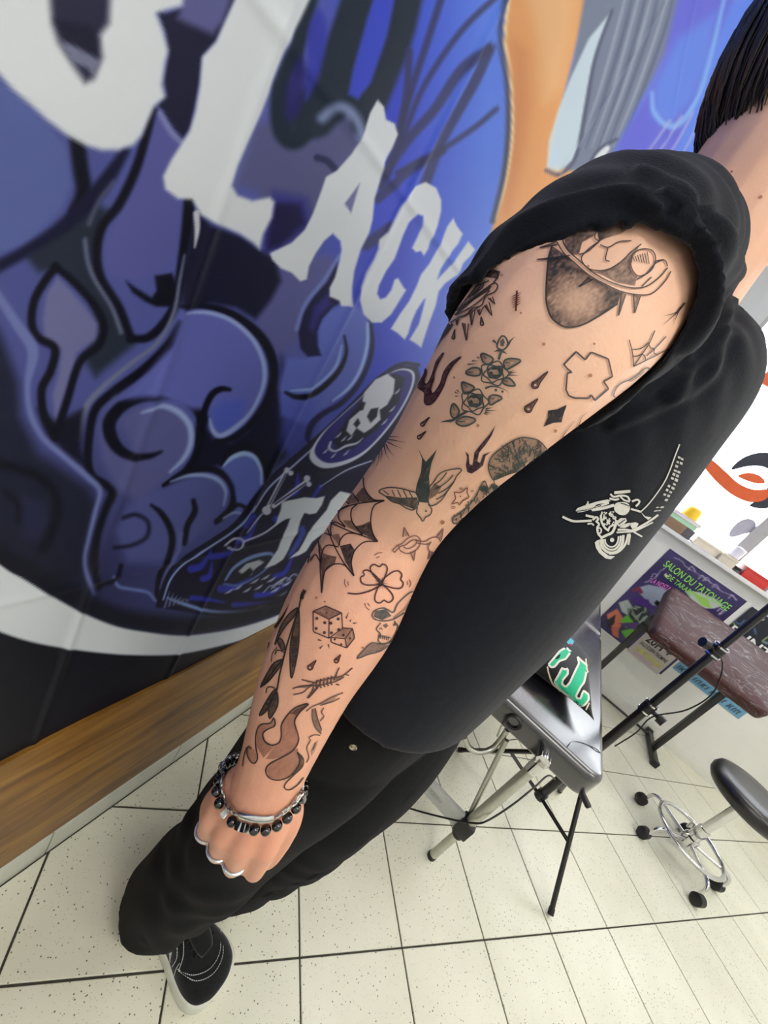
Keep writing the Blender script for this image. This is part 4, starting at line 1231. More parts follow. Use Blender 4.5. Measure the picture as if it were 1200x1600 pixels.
for p, a in (([(562, 245), (612, 300), (660, 306), (560, 316), (522, 292)], .6), ([(600, 400), (610, 460), (630, 495), (560, 462), (525, 428), (560, 420)], .7),
             ([(525, 540), (508, 595), (518, 655), (478, 590), (455, 520), (505, 508)], .75), ([(385, 640), (370, 735), (365, 600), (378, 555), (440, 570), (430, 605)], .6),
             ([(510, 270), (545, 315), (490, 325), (482, 300)], .5), ([(512, 400), (560, 464), (490, 432), (470, 400)], .5), ([(458, 490), (450, 522), (415, 470), (450, 462)], .45), ([(376, 540), (366, 600), (352, 540), (362, 510)], .4)):
    t.fill(p, a, step=3)
t.done('shaded spider web tattoo spreading from the elbow')
# clover
t = Ink('clover_tattoo', **E_, col=RED)
for p in ([(645, 690), (607, 650), (595, 620), (615, 604), (638, 616), (655, 602), (674, 618), (668, 650)], [(645, 690), (690, 645), (725, 634), (743, 655), (735, 673), (749, 692), (735, 716), (690, 712)],
          [(645, 698), (620, 740), (617, 775), (640, 786), (658, 772), (680, 783), (701, 765), (690, 735)], [(645, 692), (590, 702), (556, 692), (551, 665), (570, 655), (560, 640), (580, 631), (612, 650)]):
    t.line(p, 2.3, closed=True, smooth=4)
t.line([(645, 700), (600, 726), (540, 743), (490, 740)], 2.6)
for d in range(14):
    th = d * 2 * math.pi / 14; t.line([(645, 693), (645 + 32 * math.cos(th), 693 + 32 * math.sin(th))], 1.8, taper=1, col=BLACK, a=.7)
for p in ([(615, 562), (635, 550), (652, 550)], [(622, 574), (640, 568)], [(478, 675), (476, 695), (485, 712)], [(492, 685), (494, 705)], [(775, 675), (784, 690), (778, 710)], [(768, 682), (768, 700)], [(568, 785), (575, 805), (590, 818)], [(582, 785), (592, 800)]): t.line(p, 1.3, col=THIN)
t.done('four-leaf clover tattoo with thin motion lines')
# dice
t = Ink('dice_tattoo', **E_, col=(58, 40, 44))
t.line([(330, 825), (388, 800), (462, 832), (466, 905), (402, 950), (330, 920)], 1.8, closed=True, smooth=0).line([(330, 825), (404, 862), (462, 832)], 1.8, smooth=0).line([(404, 862), (402, 950)], 1.8)
t.fill([(335, 825), (388, 803), (458, 832), (404, 860)], .45, step=3)
for c in ((347, 858), (384, 878), (344, 905), (382, 924), (412, 880), (446, 860), (414, 925), (448, 910)): t.dot(c, 7.5)
t.dot((392, 832), 4)
t.line([(467, 902), (512, 905), (522, 948), (485, 995), (412, 968), (412, 946)], 1.8, smooth=0).line([(412, 946), (478, 952), (485, 995)], 1.6, smooth=0).line([(478, 952), (512, 905)], 1.6)
t.fill([(470, 905), (510, 908), (478, 948), (425, 942)], .4, step=3); t.fill([(513, 908), (520, 946), (486, 990), (480, 952)], .35, step=3)
for c in ((430, 955), (460, 978), (470, 935), (500, 950)): t.dot(c, 5.5)
for p in ([(482, 858), (495, 828)], [(500, 872), (508, 860)], [(515, 880), (535, 878)], [(352, 957), (372, 962)], [(360, 998), (378, 980)], [(400, 978), (404, 1000)]): t.line(p, 2.5, taper=1)
t.done('pair of dice tattoo on the forearm')
# barbed link
t = Ink('barbed_link_tattoo', **E_, col=(112, 78, 82))
for p in ([(700, 538), (722, 515), (745, 505), (772, 480), (808, 468), (830, 488), (818, 528), (775, 552), (738, 540), (728, 515)], [(712, 545), (735, 520), (760, 512), (790, 490), (812, 490), (806, 512), (772, 530), (750, 520)],
          [(805, 488), (850, 495), (880, 478), (908, 476), (924, 500), (912, 536), (882, 546), (864, 525), (880, 496)], [(808, 502), (850, 508), (872, 505)], [(700, 538), (712, 548)]): t.line(p, 1.6)
for a, b, c in (((748, 475), (755, 428), (778, 470)), ((782, 545), (798, 588), (806, 535)), ((902, 478), (938, 432), (926, 488)), ((872, 542), (863, 582), (890, 546))): t.line([a, b, c], 1.6, smooth=0); t.fill([a, b, c], .3, step=2)
t.done('thin barbed link tattoo in the crook of the arm')
# little sparkle star
t = Ink('star_tattoo', **L_, col=(96, 46, 44))
t.line([(178, 768), (240, 772), (302, 720), (296, 775), (318, 815), (258, 845), (222, 890), (208, 862), (150, 880), (192, 828)], 1.6, closed=True, smooth=0); t.dot((235, 805), 8)
for p in ([(222, 735), (250, 725)], [(232, 745), (265, 735)], [(335, 765), (345, 745)], [(350, 765), (354, 748)], [(145, 905), (165, 900), (190, 908)], [(150, 920), (180, 918)]): t.line(p, 1.2, a=.7)
t.done()
# trident flame
t = Ink('trident_flame_tattoo', **L_, col=PLUM)
t.fill([(567, 143), (530, 240), (470, 330), (412, 400), (395, 480), (420, 498), (450, 420), (527, 387), (472, 430), (447, 520), (400, 560), (340, 597), (300, 580), (289, 520), (300, 440), (285, 388), (316, 420), (322, 510), (350, 520), (368, 400), (440, 310), (510, 230)], .92, step=3)
t.done('solid dark three-pronged flame tattoo')
# curly haired figure at the arm's edge
t = Ink('curly_head_tattoo', **L_, col=OLD)
out = [(500, 500), (540, 420), (640, 340), (720, 290), (800, 256), (880, 258), (970, 285), (1030, 350), (1050, 385), (1000, 440), (950, 490), (860, 550), (780, 570), (700, 590), (620, 620), (545, 650), (505, 580)]
t.fill(out, .38, step=4); t.line(out, 2., closed=True, smooth=3)
rr = np.random.RandomState(8)
pts_ = np.column_stack([rr.uniform(500, 1040, 260), rr.uniform(260, 640, 260)]); pts_ = pts_[sd_poly(pts_, np.array(out, float)) < -18]
for p in pts_[:95]:
    a = math.atan2(p[1] - 640, p[0] - 780) + rr.uniform(-.5, .5); l = rr.uniform(18, 38)
    d = np.array([math.cos(a), math.sin(a)]); n = np.array([-d[1], d[0]])
    t.line([p - d * l, p - d * l * .3 + n * 9, p + d * l * .3 - n * 7, p + d * l], 1.5, smooth=3)
for k in range(16):
    x = 548 + k * 15; t.line([(x, 660 - k * 6), (x + 4, 620 - k * 6)], 1.6)
t.line([(690, 655), (705, 636), (730, 640), (738, 665), (720, 682), (698, 676), (690, 655)], 1.6); t.line([(545, 655), (560, 700), (620, 745), (660, 760)], 1.8); t.line([(672, 690), (664, 682)], 2); t.line([(645, 710), (655, 706)], 2)
o2 = [(460, 660), (425, 710), (385, 790), (330, 870), (270, 930), (200, 985), (160, 1010), (165, 1060), (215, 1055), (280, 1000), (330, 980), (420, 920), (500, 870), (560, 830), (620, 770), (600, 735), (545, 690), (500, 740), (480, 700)]
t.fill(o2, .26, step=4); t.line(o2, 1.8, closed=True, smooth=3)
for k in range(34):
    u = k / 33.; c = np.array([(470 - 300 * u), (730 + 280 * u)]) + rr.uniform(-30, 45, 2) * np.array([1, .6])
    t.line([c, c + (rr.uniform(-14, 14), 22)], 1.5)
for k in range(14):
    th = -2.6 + .22 * k; t.line([(450 + 8 * math.cos(th), 765 + 8 * math.sin(th)), (450 + 55 * math.cos(th), 765 + 62 * math.sin(th))], 1.5)
    t.line([(545, 745), (545 + 60 * math.cos(th + .6), 745 + 50 * math.sin(th + .6))], 1.4)
t.done('grey-green tattoo of a curly-haired head with a leafy collar')
# roses
t = Ink('rose_branch_tattoo', **R_, col=(58, 72, 72))
def rose(cx_, cy_, rx, ry, tilt):
    for k, (f_, a) in enumerate(((1., 0), (.72, .5), (.45, 1.1))):
        P = []
        for j in range(10):
            th = j * 2 * math.pi / 10 + a; m_ = f_ * (1 + .13 * (-1) ** j)
            P.append((cx_ + rx * m_ * math.cos(th), cy_ + ry * m_ * math.sin(th)))
        t.line(P, 2.2, closed=True, smooth=4)
    th = np.linspace(0, 2 * np.pi, 12, endpoint=False)
    t.fill([(cx_ + 8 + rx * .62 * math.cos(q), cy_ - 12 + ry * .58 * math.sin(q)) for q in th], .78, step=3)
    for q in range(5):
        t.line([(cx_ - rx * .4 + 16 * q, cy_ - ry * .1 - 6 * q), (cx_ - rx * .2 + 16 * q, cy_ - ry * .35 + 5 * q), (cx_ + 10 * q, cy_ + ry * .1)], 1.3, col=(206, 168, 142), a=.75, off=.0011)
rose(795, 500, 125, 108, 0); rose(610, 765, 122, 112, 0)
for p in ([(675, 320), (740, 330), (790, 372), (740, 418), (692, 392)], [(885, 392), (940, 362), (1045, 380), (965, 438), (905, 462)], [(530, 495), (590, 450), (660, 456), (664, 515), (590, 522)], [(868, 562), (930, 540), (992, 612), (900, 606)],
          [(495, 585), (560, 600), (612, 632), (560, 682), (512, 682)], [(748, 722), (800, 700), (872, 726), (805, 770), (758, 792)], [(415, 780), (470, 850), (432, 922), (388, 872)], [(438, 950), (520, 902), (625, 930), (562, 980), (490, 990)]):
    p = np.array(p, float); t.line(p, 2.8, closed=True, smooth=3); c = p.mean(0)
    t.fill((p - c) * .95 + c, .3, step=3); t.line([p[0] * .8 + c * .2, c], 1.5); t.fill((p - c) * np.array([.45, .3]) + c, .8, col=(214, 172, 146), step=3, off=.0007)
t.line([(820, 245), (850, 175), (880, 150), (912, 182), (922, 240), (880, 282), (840, 272)], 2.6, closed=True, smooth=3).line([(785, 195), (812, 215), (832, 245)], 4, taper=1).line([(920, 240), (950, 195), (992, 158)], 4, taper=1)
t.fill([(850, 200), (880, 170), (895, 210), (880, 250), (855, 245)], .7, step=3); t.line([(865, 285), (850, 330), (838, 372)], 4); t.line([(795, 300), (850, 285), (915, 320)], 4, taper=2)
t.line([(545, 852), (480, 890), (400, 943)], 4.); t.line([(400, 943), (350, 945), (292, 957)], 5, taper=1)
t.line([(712, 640), (770, 620), (840, 630), (900, 655), (935, 685)], 3.2, taper=1); t.dot((812, 655), 13); t.dot((872, 668), 12)
for p in ([(590, 385), (650, 385)], [(550, 418), (640, 412)], [(640, 350), (665, 365)], [(935, 500), (1010, 485)], [(930, 515), (1025, 518)], [(940, 490), (980, 470)], [(430, 675), (465, 690)], [(450, 655), (480, 685)], [(435, 715), (470, 715)], [(715, 830), (790, 815)], [(712, 845), (820, 845)], [(708, 860), (775, 872)], [(700, 870), (745, 888)]): t.line(p, 2.4, taper=1)
t.done('two blooming roses and a bud tattooed in grey-green ink')
# purple flame at the back edge
t = Ink('purple_flame_tattoo', **R_, col=PLUM)
fl_ = [(157, 458), (165, 500), (142, 570), (152, 602), (185, 590), (225, 500), (260, 390), (332, 303), (282, 400), (240, 500), (235, 560), (207, 640), (216, 692), (250, 670), (300, 590), (330, 490), (400, 400), (492, 346), (420, 420), (360, 520), (325, 620), (270, 720), (220, 782), (170, 797), (145, 770), (147, 682), (90, 642), (94, 600), (140, 520)]
t.fill(fl_, .8, step=3, col=(70, 34, 44)); t.line(fl_, 1.8, closed=True, smooth=3)
t.drop((196, 908), (128, 978), 20).drop((162, 1042), (98, 1098), 20)
t.done('dark purple flame tattoo at the back of the upper arm')
t = Ink('drop_tattoo', col=PLUM); t.drop((856, 580), (836, 601), 6.).drop((840, 622), (825, 638), 6.); t.done('two dark drops tattooed beside the roses')
t = Ink('diamond_tattoo', col=(34, 34, 44)); t.fill([(856, 641), (870, 639), (885, 632), (880, 646), (877, 659), (864, 660), (849, 666), (855, 653)], .93, step=3); t.done('small solid black four-point diamond tattoo')
t = Ink('outline_flame_tattoo', **W_, col=(70, 30, 40))
t.line([(66, 1062), (110, 970), (180, 880), (212, 848)], 1.8, taper=1).line([(66, 1062), (100, 1052), (160, 990), (230, 900), (262, 820), (322, 768)], 3, taper=1).line([(150, 1005), (200, 960), (262, 900)], 2, taper=1); t.done()
t = Ink('bird_skull_tattoo', **W_, col=(64, 74, 78))
t.line([(545, 650), (530, 640), (545, 590), (580, 545), (625, 520), (668, 505), (740, 460), (800, 408), (832, 405), (828, 440), (770, 520), (700, 600), (640, 640)], 1.8).fill([(570, 655), (610, 602), (645, 596), (630, 650), (575, 690)], .7, step=3)
t.line([(672, 520), (740, 478), (790, 430)], 1.3).line([(350, 822), (400, 786), (460, 765), (405, 812), (350, 822)], 1.5).line([(575, 690), (545, 760), (520, 770)], 1.5); t.done('small bird skull tattoo half under the sleeve')
t = Ink('corner_web_tattoo', **W_)
for p in ([(700, 392), (690, 280), (662, 168)], [(700, 392), (770, 290), (830, 200), (880, 88)], [(700, 392), (800, 342), (900, 292), (1000, 242)], [(810, 302), (880, 240), (975, 138)], [(688, 248), (760, 240), (832, 188)], [(692, 306), (740, 302), (772, 284)],
          [(770, 288), (795, 305), (802, 342)], [(828, 205), (845, 236), (878, 244), (870, 272), (905, 296)]): t.line(p, 1.6)
t.done('small corner spider web tattoo near the sleeve')
t = Ink('jagged_outline_tattoo', **W_, col=(52, 52, 62))
t.line([(110, 378), (215, 270), (290, 338), (340, 272), (485, 330), (520, 478), (445, 520), (488, 580), (372, 680), (338, 630), (325, 662), (200, 660), (150, 640), (128, 590), (138, 450), (180, 442), (145, 420)], 2.6, closed=True, smooth=0); t.done('plain jagged outline tattoo')
# anatomical heart with thorns
t = Ink('heart_with_thorns_tattoo', **H_, col=(44, 44, 50))
hs = [(205, 220), (180, 300), (165, 450), (158, 620), (190, 740), (250, 800), (320, 825), (430, 805), (560, 735), (690, 650), (720, 565), (600, 505), (480, 440), (370, 345), (285, 270)]
def hg(x, y):
    X, Y = (x - 820) * 4.8, (y - 340) * 4.8
    return .25 + .75 * min(1, math.hypot((X - 390) / 260, (Y - 620) / 230) ** 2)
t.fill(hs, .72, grad=hg, step=3.5, grain=.25); t.line(hs[:10], 2.6)
band_u = [(285, 190), (330, 262), (420, 342), (500, 412), (620, 482), (780, 530), (900, 520), (1000, 450), (1060, 380)]
band_l = [(240, 190), (290, 272), (370, 345), (480, 440), (600, 505), (720, 560), (850, 582), (950, 568), (1045, 475), (1085, 405)]
t.line(band_u, 2.).line(band_l, 2.)
for a, b, c in (((240, 188), (106, 236), (245, 212)), ((335, 292), (90, 322), (335, 314)), ((482, 450), (398, 528), (512, 468)), ((718, 560), (694, 742), (750, 578)), ((806, 580), (814, 722), (858, 590))):
    t.line([a, b, c], 1.8, smooth=0); t.fill([a, b, c], .4, step=2.5)
t.fill([(540, 100), (600, 30), (700, 0), (800, 10), (825, 60), (720, 125), (600, 160), (556, 185)], .8, step=3.5, grad=lambda x, y: .45 + .55 * min(1, abs((x - 820) * 4.8 - 680) / 120))
t.fill([(295, 150), (350, 100), (440, 55), (540, 90), (520, 140), (430, 190), (405, 280), (360, 285), (305, 225)], .62, step=3.5, grain=.25)
t.fill([(525, 412), (600, 402), (720, 342), (805, 262), (860, 205), (795, 330), (790, 390), (838, 440), (822, 512), (690, 490)], .5, step=3.5, grain=.25)
for p in ([(556, 185), (480, 240), (420, 315), (480, 392), (600, 400), (710, 342), (790, 265), (865, 205)], [(560, 212), (620, 232), (700, 190), (792, 182)], [(618, 238), (600, 320), (630, 335)], [(405, 285), (470, 260), (552, 190)], [(300, 150), (285, 190), (330, 262)], [(540, 90), (520, 160), (556, 185)],
          [(790, 345), (800, 285), (860, 245), (940, 250), (972, 310), (940, 400), (850, 445), (800, 400), (785, 345)], [(830, 470), (900, 430), (970, 350), (1030, 320)], [(870, 520), (940, 450)], [(975, 330), (1040, 325), (1060, 370)], [(400, 60), (440, 40), (560, 60), (590, 30)]): t.line(p, 1.9)
for k in range(7): t.line([(800 + 18 * k, 300 - 6 * k), (815 + 18 * k, 330 + 4 * k)], 1.3)
t.done('shaded anatomical heart tattoo wrapped in a thorny vine')
# banded heart at the back of the shoulder
t = Ink('banded_heart_tattoo', **U_, col=(48, 42, 44))
for p in ([(450, 520), (560, 385), (680, 232), (760, 152), (822, 162), (832, 205), (790, 262)], [(430, 560), (560, 442), (720, 312), (800, 262), (832, 292), (802, 345), (720, 385), (680, 470), (590, 500), (540, 560), (470, 580), (390, 632)], [(470, 500), (600, 400), (700, 330), (770, 290)], [(440, 560), (560, 500), (660, 430), (760, 330)],
          [(620, 300), (680, 270), (750, 240)], [(560, 400), (640, 330), (700, 260), (690, 300), (600, 380)]): t.line(p, 2.2)
t.fill([(465, 505), (600, 395), (770, 292), (740, 335), (600, 425), (440, 550)], .75, step=3); t.fill([(690, 200), (780, 130), (852, 150), (832, 225), (790, 212), (735, 205)], .75, step=3); t.fill([(540, 390), (640, 270), (720, 220), (700, 260), (620, 340)], .5, step=3); t.fill([(470, 580), (590, 510), (680, 470), (600, 530), (520, 575)], .6, step=3)
for a, b, c in (((740, 400), (806, 462), (782, 388)), ((705, 468), (778, 570), (752, 440)), ((572, 540), (588, 662), (622, 520)), ((500, 630), (541, 802), (560, 640)), ((640, 510), (662, 562), (700, 480)), ((440, 600), (452, 660), (470, 590))): t.line([a, b, c], 1.8, smooth=0); t.fill([a, b, ((a[0] + c[0]) / 2, (a[1] + c[1]) / 2)], .7, step=2.5)
t.drop((678, 575), (684, 640), 18).drop((432, 690), (418, 770), 16)
t.line([(392, 650), (330, 740), (240, 900)], 5, taper=1).line([(410, 640), (360, 720), (300, 800)], 4, taper=1).line([(380, 640), (330, 720), (280, 820)], 4, taper=1)
for k in range(7): t.line([(800 + 10 * k, 140 - 2 * k + 12 * k), (822 + 12 * k, 85 + 16 * k)], 1.4, taper=1, a=.7)
t.done('banded heart tattoo with rays at the back of the shoulder')
t = Ink('fish_bone_tattoo', **U_, col=(80, 26, 34)); t.line([(1008, 332), (1004, 430), (998, 522)], 3.)
for k in range(6): t.line([(955 + 2 * k, 392 + 20 * k), (1050 - k, 345 + 20 * k)], 1.5, taper=2)
t.done('small dark red fish-bone mark')
# lashes at the elbow's back
t = Ink('lash_tattoo', **E_)
for p in ([(640, 40), (628, 95), (608, 155)], [(645, 45), (640, 100), (625, 152)], [(655, 42), (652, 90), (646, 125)], [(662, 40), (672, 85), (690, 115)], [(668, 36), (690, 75), (718, 102)], [(672, 28), (710, 48), (748, 62)], [(672, 20), (720, 26), (768, 36)], [(625, 50), (605, 75), (580, 120)], [(612, 60), (596, 95)], [(672, 12), (710, 8), (742, 10)]): t.line(p, 2., taper=1)
t.done('fan of fine black lashes at the back of the arm')
# olive branch
t = Ink('olive_branch_tattoo', **F_, col=(44, 42, 40))
t.line([(500, -60), (480, 0), (468, 60), (420, 200), (370, 360), (340, 480), (310, 600), (288, 720), (272, 770)], 2.6)
t.line([(520, -95), (500, -60), (490, -20)], 6, a=.8)
for p, a in (([(460, 60), (440, 150), (402, 330), (394, 480), (404, 640), (440, 520), (466, 360), (472, 200), (470, 80)], .62), ([(460, 50), (380, 112), (320, 202), (285, 300), (268, 365), (305, 290), (362, 200), (432, 122)], .55), ([(340, 480), (262, 510), (210, 590), (148, 715), (232, 640), (300, 560)], .62), ([(282, 720), (220, 790), (136, 948), (204, 905), (252, 800)], .75), ([(286, 750), (292, 860), (224, 975), (218, 860), (258, 790)], .7), ([(292, 330), (315, 305), (345, 345), (352, 400), (322, 395)], .55)):
    t.line(p, 2., closed=True, smooth=3); t.fill(p, a, smooth=3, step=3)
for k in range(18): t.line([(408, 300 + k * 14), (462 - k, 290 + k * 14)], 1.2, a=.8)
for p in ([(272, 440), (285, 405), (325, 410), (350, 430), (335, 470)], [(195, 760), (205, 715), (240, 708), (265, 720)], [(330, 485), (240, 600), (150, 715)], [(300, 560), (220, 660), (150, 715)]): t.line(p, 2.)
t.line([(385, 25), (335, 125), (262, 232), (225, 330), (204, 420)], 4, taper=2, col=(18, 16, 18)); t.line([(290, 380), (250, 430), (240, 500)], 1.4)
t.done('olive branch tattoo running down the forearm')
t = Ink('drop_tattoo', **F_, col=(74, 30, 30)); t.drop((610, 484), (560, 545), 23).drop((812, 438), (776, 490), 19); t.done('two dark red drops tattooed below the dice')
# barbed wire
t = Ink('barbed_wire_tattoo', **F_, col=(78, 58, 56))
for p in ([(415, 722), (480, 700), (560, 692), (620, 660), (760, 628), (830, 612), (908, 548)], [(420, 772), (500, 752), (560, 702), (640, 690), (770, 660), (840, 622)], [(490, 646), (560, 662), (600, 672)], [(535, 802), (575, 740), (590, 690)], [(545, 800), (600, 740), (640, 680)], [(800, 545), (770, 610), (752, 650)], [(770, 682), (800, 690)], [(840, 600), (880, 610)]): t.line(p, 2.)
for k in range(5): t.line([(618 + 30 * k, 648 - 8 * k), (608 + 30 * k, 700 - 8 * k), (622 + 30 * k, 722 - 8 * k)], 2.6)
t.fill([(420, 718), (500, 700), (600, 680), (560, 700), (520, 716)], .6, step=3); t.fill([(538, 798), (580, 720), (612, 720), (575, 765)], .6, step=3); t.fill([(745, 655), (770, 610), (790, 565), (780, 630), (830, 620), (790, 650)], .55, step=3); t.fill([(500, 650), (600, 672), (540, 672)], .6, step=3)
t.done('twisted barbed wire tattoo')
# flames above the wrist
t = Ink('wrist_flame_tattoo', **F_, col=(46, 38, 36))
t.line([(75, 1225), (48, 1203), (36, 1260), (60, 1320), (97, 1345), (125, 1295), (108, 1190), (115, 1085), (150, 1022), (230, 1010), (258, 963), (268, 1030), (205, 1062), (168, 1100), (185, 1162), (240, 1192), (300, 1170), (320, 1110), (322, 1020), (380, 930), (450, 872), (547, 847), (470, 920), (430, 992), (447, 1070), (462, 1150), (420, 1230), (330, 1290), (225, 1345), (190, 1400), (215, 1460), (290, 1482), (380, 1455), (445, 1385), (470, 1312), (450, 1248)], 2.2)
t.line([(450, 1248), (497, 1300), (490, 1370), (420, 1440), (352, 1510), (345, 1552), (390, 1562), (450, 1522), (500, 1462)], 2.); t.line([(36, 1210), (10, 1290), (0, 1370)], 1.8)
br = (122, 74, 60)
t.fill([(540, 850), (385, 930), (326, 1020), (322, 1120), (280, 1190), (190, 1310), (330, 1290), (420, 1228), (458, 1150), (430, 992)], .42, col=br, smooth=2, grain=.1); t.fill([(330, 1290), (225, 1347), (192, 1400), (216, 1458), (290, 1478), (378, 1452), (442, 1383), (466, 1310), (455, 1215)], .42, col=br, grain=.1)
t.fill([(256, 972), (232, 1010), (152, 1024), (118, 1086), (112, 1200), (170, 1300), (278, 1192), (238, 1190), (186, 1160), (170, 1100), (206, 1064), (266, 1028)], .4, col=br, grain=.1); t.fill([(456, 1255), (495, 1302), (488, 1370), (400, 1455), (440, 1390), (470, 1320)], .65, step=3); t.fill([(540, 850), (450, 874), (385, 930), (440, 940)], .5, step=3); t.fill([(75, 1228), (50, 1205), (38, 1260), (62, 1318), (97, 1342), (122, 1290), (110, 1230)], .3, col=br)
t.done('brown shaded flame tattoo above the wrist')
# skull with hat
t = Ink('hat_skull_tattoo', **E_, col=(70, 78, 80))
t.line([(605, 852), (614, 822), (660, 808), (702, 830), (722, 788), (780, 735), (806, 738), (802, 780), (762, 822), (700, 862), (640, 868)], 2., closed=True, smooth=3).fill([(609, 850), (620, 822), (668, 814), (694, 846), (650, 866)], .75, step=3).fill([(700, 850), (740, 820), (780, 770), (798, 775), (760, 818), (705, 858)], .35, step=3)
t.line([(642, 878), (622, 908), (642, 930), (630, 958), (652, 976), (692, 960), (722, 900), (705, 868)], 1.8); t.fill([(652, 890), (668, 880), (680, 892), (665, 905)], .6, step=2.5); t.fill([(698, 884), (712, 876), (718, 888), (704, 896)], .55, step=2.5); t.line([(636, 908), (645, 900), (650, 912)], 1.6)
for k in range(6): t.line([(634 + 9 * k, 930 + 2 * k), (632 + 9 * k, 950 + 2 * k)], 1.3)
t.line([(632, 940), (690, 948)], 1.3); t.fill([(602, 970), (645, 978), (692, 970), (642, 1010), (582, 1026), (530, 1046), (560, 1008)], .5, step=3); t.line([(602, 970), (645, 978), (692, 970), (642, 1010), (582, 1026), (530, 1046), (560, 1008)], 1.8, closed=True, smooth=2)
t.done('skull in a hat tattooed at the inner edge of the forearm')
t = Ink('horn_tattoo', **F_, col=(84, 74, 70))
for p in ([(525, 910), (572, 872), (650, 840), (740, 790), (830, 755)], [(575, 890), (576, 970), (602, 1050), (650, 1098)], [(600, 882), (622, 980), (652, 1062)], [(670, 880), (650, 920), (672, 950), (640, 990)], [(525, 1335), (545, 1290), (528, 1210), (560, 1150), (545, 1130), (590, 1105), (640, 1110)], [(575, 1230), (590, 1200), (600, 1170)], [(640, 860), (740, 830), (800, 800)]): t.line(p, 1.8)
t.fill([(578, 890), (598, 885), (622, 980), (655, 1065), (645, 1095), (602, 1048), (580, 970)], .5, step=3); t.fill([(650, 842), (740, 792), (800, 768), (740, 830), (650, 862)], .35, step=3); t.fill([(560, 1240), (600, 1170), (625, 1150), (600, 1230), (565, 1290)], .35, step=3)
t.done('shaded horn tattoo at the inner edge above the wrist')
t = Ink('twig_mark_tattoo', **H_, col=(44, 26, 42)); t.line([(1190, 640), (1130, 708), (1030, 736)], 2.4, taper=1).line([(1190, 640), (1130, 712), (1030, 802)], 2.6, taper=1).line([(1160, 670), (1135, 720), (1105, 800)], 2.6, taper=1); t.done()
# moles
for x, y, r in ((849, 538, 2.6), (927, 537, 2.), (921, 586, 3.), (747, 664, 2.6), (711, 590, 1.8), (867, 672, 2.6), (691, 815, 3.5), (507, 1061, 2.6), (495, 934, 2.), (508, 940, 1.6), (566, 1011, 1.8), (1143, 269, 2.), (1188, 308, 2.6), (1119, 262, 1.6), (814, 490, 1.8), (918, 418, 2.4)):
    t = Ink('mole', col=(150, 92, 66)); t.dot((x, y), r, a=.7); t.done()

# ------------------------------------------------------------------ print on the t-shirt: motorcycle and a lettered block
m_print = vmat('shirt_print', .75, alpha=True, spec=.2)
t = Ink('motorcycle_print', shirt_bvh, 6., 860, 740, col=(206, 204, 196))
def PL(p, w=2., **k): t.line(p, w, a=.95, off=.0012, **k)
def PF(p, a=.95, **k): t.fill(p, a, grain=.03, off=.0009, step=3.5, **k)
PF([(232, 345), (250, 320), (330, 290), (430, 258), (530, 238), (560, 250), (520, 270), (430, 285), (380, 330), (300, 355), (250, 360)]); PL([(300, 330), (400, 318), (540, 268)], 3.2); PL([(380, 335), (480, 320), (590, 290)], 4.5); PL([(330, 290), (350, 270), (345, 255)], 2.4); PL([(240, 350), (330, 335), (470, 295)], 1.5, col=(36, 38, 46))
PF([(590, 320), (605, 275), (650, 262), (710, 268), (738, 300), (730, 350), (690, 385), (640, 380), (600, 350)], smooth=2); PF([(612, 300), (622, 278), (632, 340), (625, 362)], col=(36, 38, 46)); PL([(650, 270), (700, 285), (732, 300)], 1.5, col=(36, 38, 46))
for p, w in (([(590, 170), (640, 165), (740, 155)], 3.2), ([(590, 182), (660, 175), (742, 165)], 2), ([(555, 185), (580, 212), (630, 205)], 3), ([(620, 205), (660, 200), (715, 210), (735, 250)], 3), ([(640, 200), (680, 240), (735, 258)], 2.6), ([(545, 228), (600, 240), (635, 230)], 3), ([(755, 255), (800, 238), (825, 250), (818, 275), (790, 300)], 3), ([(745, 325), (800, 340), (838, 352)], 3),
             ([(108, 400), (160, 425), (215, 442), (300, 440), (380, 435)], 3.6), ([(325, 385), (360, 395), (400, 400)], 3.4), ([(340, 468), (380, 462), (400, 480)], 2.4), ([(390, 430), (420, 400), (440, 420), (420, 450)], 3.5), ([(420, 440), (450, 470), (430, 500), (440, 560), (470, 590)], 3.2), ([(425, 520), (450, 500), (470, 525), (455, 555), (432, 545), (440, 520)], 2.6),
             ([(465, 380), (470, 440), (500, 500), (540, 530)], 3.4), ([(460, 600), (520, 570), (570, 545), (600, 480), (610, 430)], 4), ([(620, 520), (700, 520), (760, 525), (850, 480), (940, 425), (1000, 380)], 3.2), ([(610, 545), (700, 540), (770, 535), (840, 505), (950, 450)], 2.4), ([(530, 530), (550, 490), (600, 470)], 3)): PL(p, w)
rr = np.random.RandomState(4)
for k in range(46):                                               # engine block: a knot of small bright shapes
    c = np.array([rr.uniform(470, 610), rr.uniform(350, 470)]); a = rr.uniform(0, 3.1); l = rr.uniform(8, 22)
    PL([c, c + np.array([math.cos(a), math.sin(a)]) * l], rr.uniform(1.4, 3.), smooth=0)
PF([(618, 440), (650, 412), (700, 412), (710, 440), (680, 470), (640, 492), (620, 480)], .9); PL([(630, 470), (690, 425)], 1.5, col=(36, 38, 46)); PF([(745, 490), (740, 460), (790, 450), (820, 465), (800, 500), (760, 515)]); PF([(640, 500), (680, 470), (740, 455), (735, 485), (690, 505)], .9)
PF([(410, 640), (430, 622), (465, 610), (450, 650), (480, 720), (540, 765), (600, 770), (560, 798), (510, 790), (450, 740), (420, 690)])
for r0, w in ((.62, 2.4), (.82, 3.2), (1.04, 4.)):
    PL([(560 + (-92) * r0, 600 + 10 * r0), (560 - 85 * r0, 600 + 70 * r0), (560 - 30 * r0, 600 + 125 * r0), (560 + 50 * r0, 600 + 120 * r0), (560 + 100 * r0, 600 + 50 * r0), (560 + 110 * r0, 600 - 30 * r0)], w)
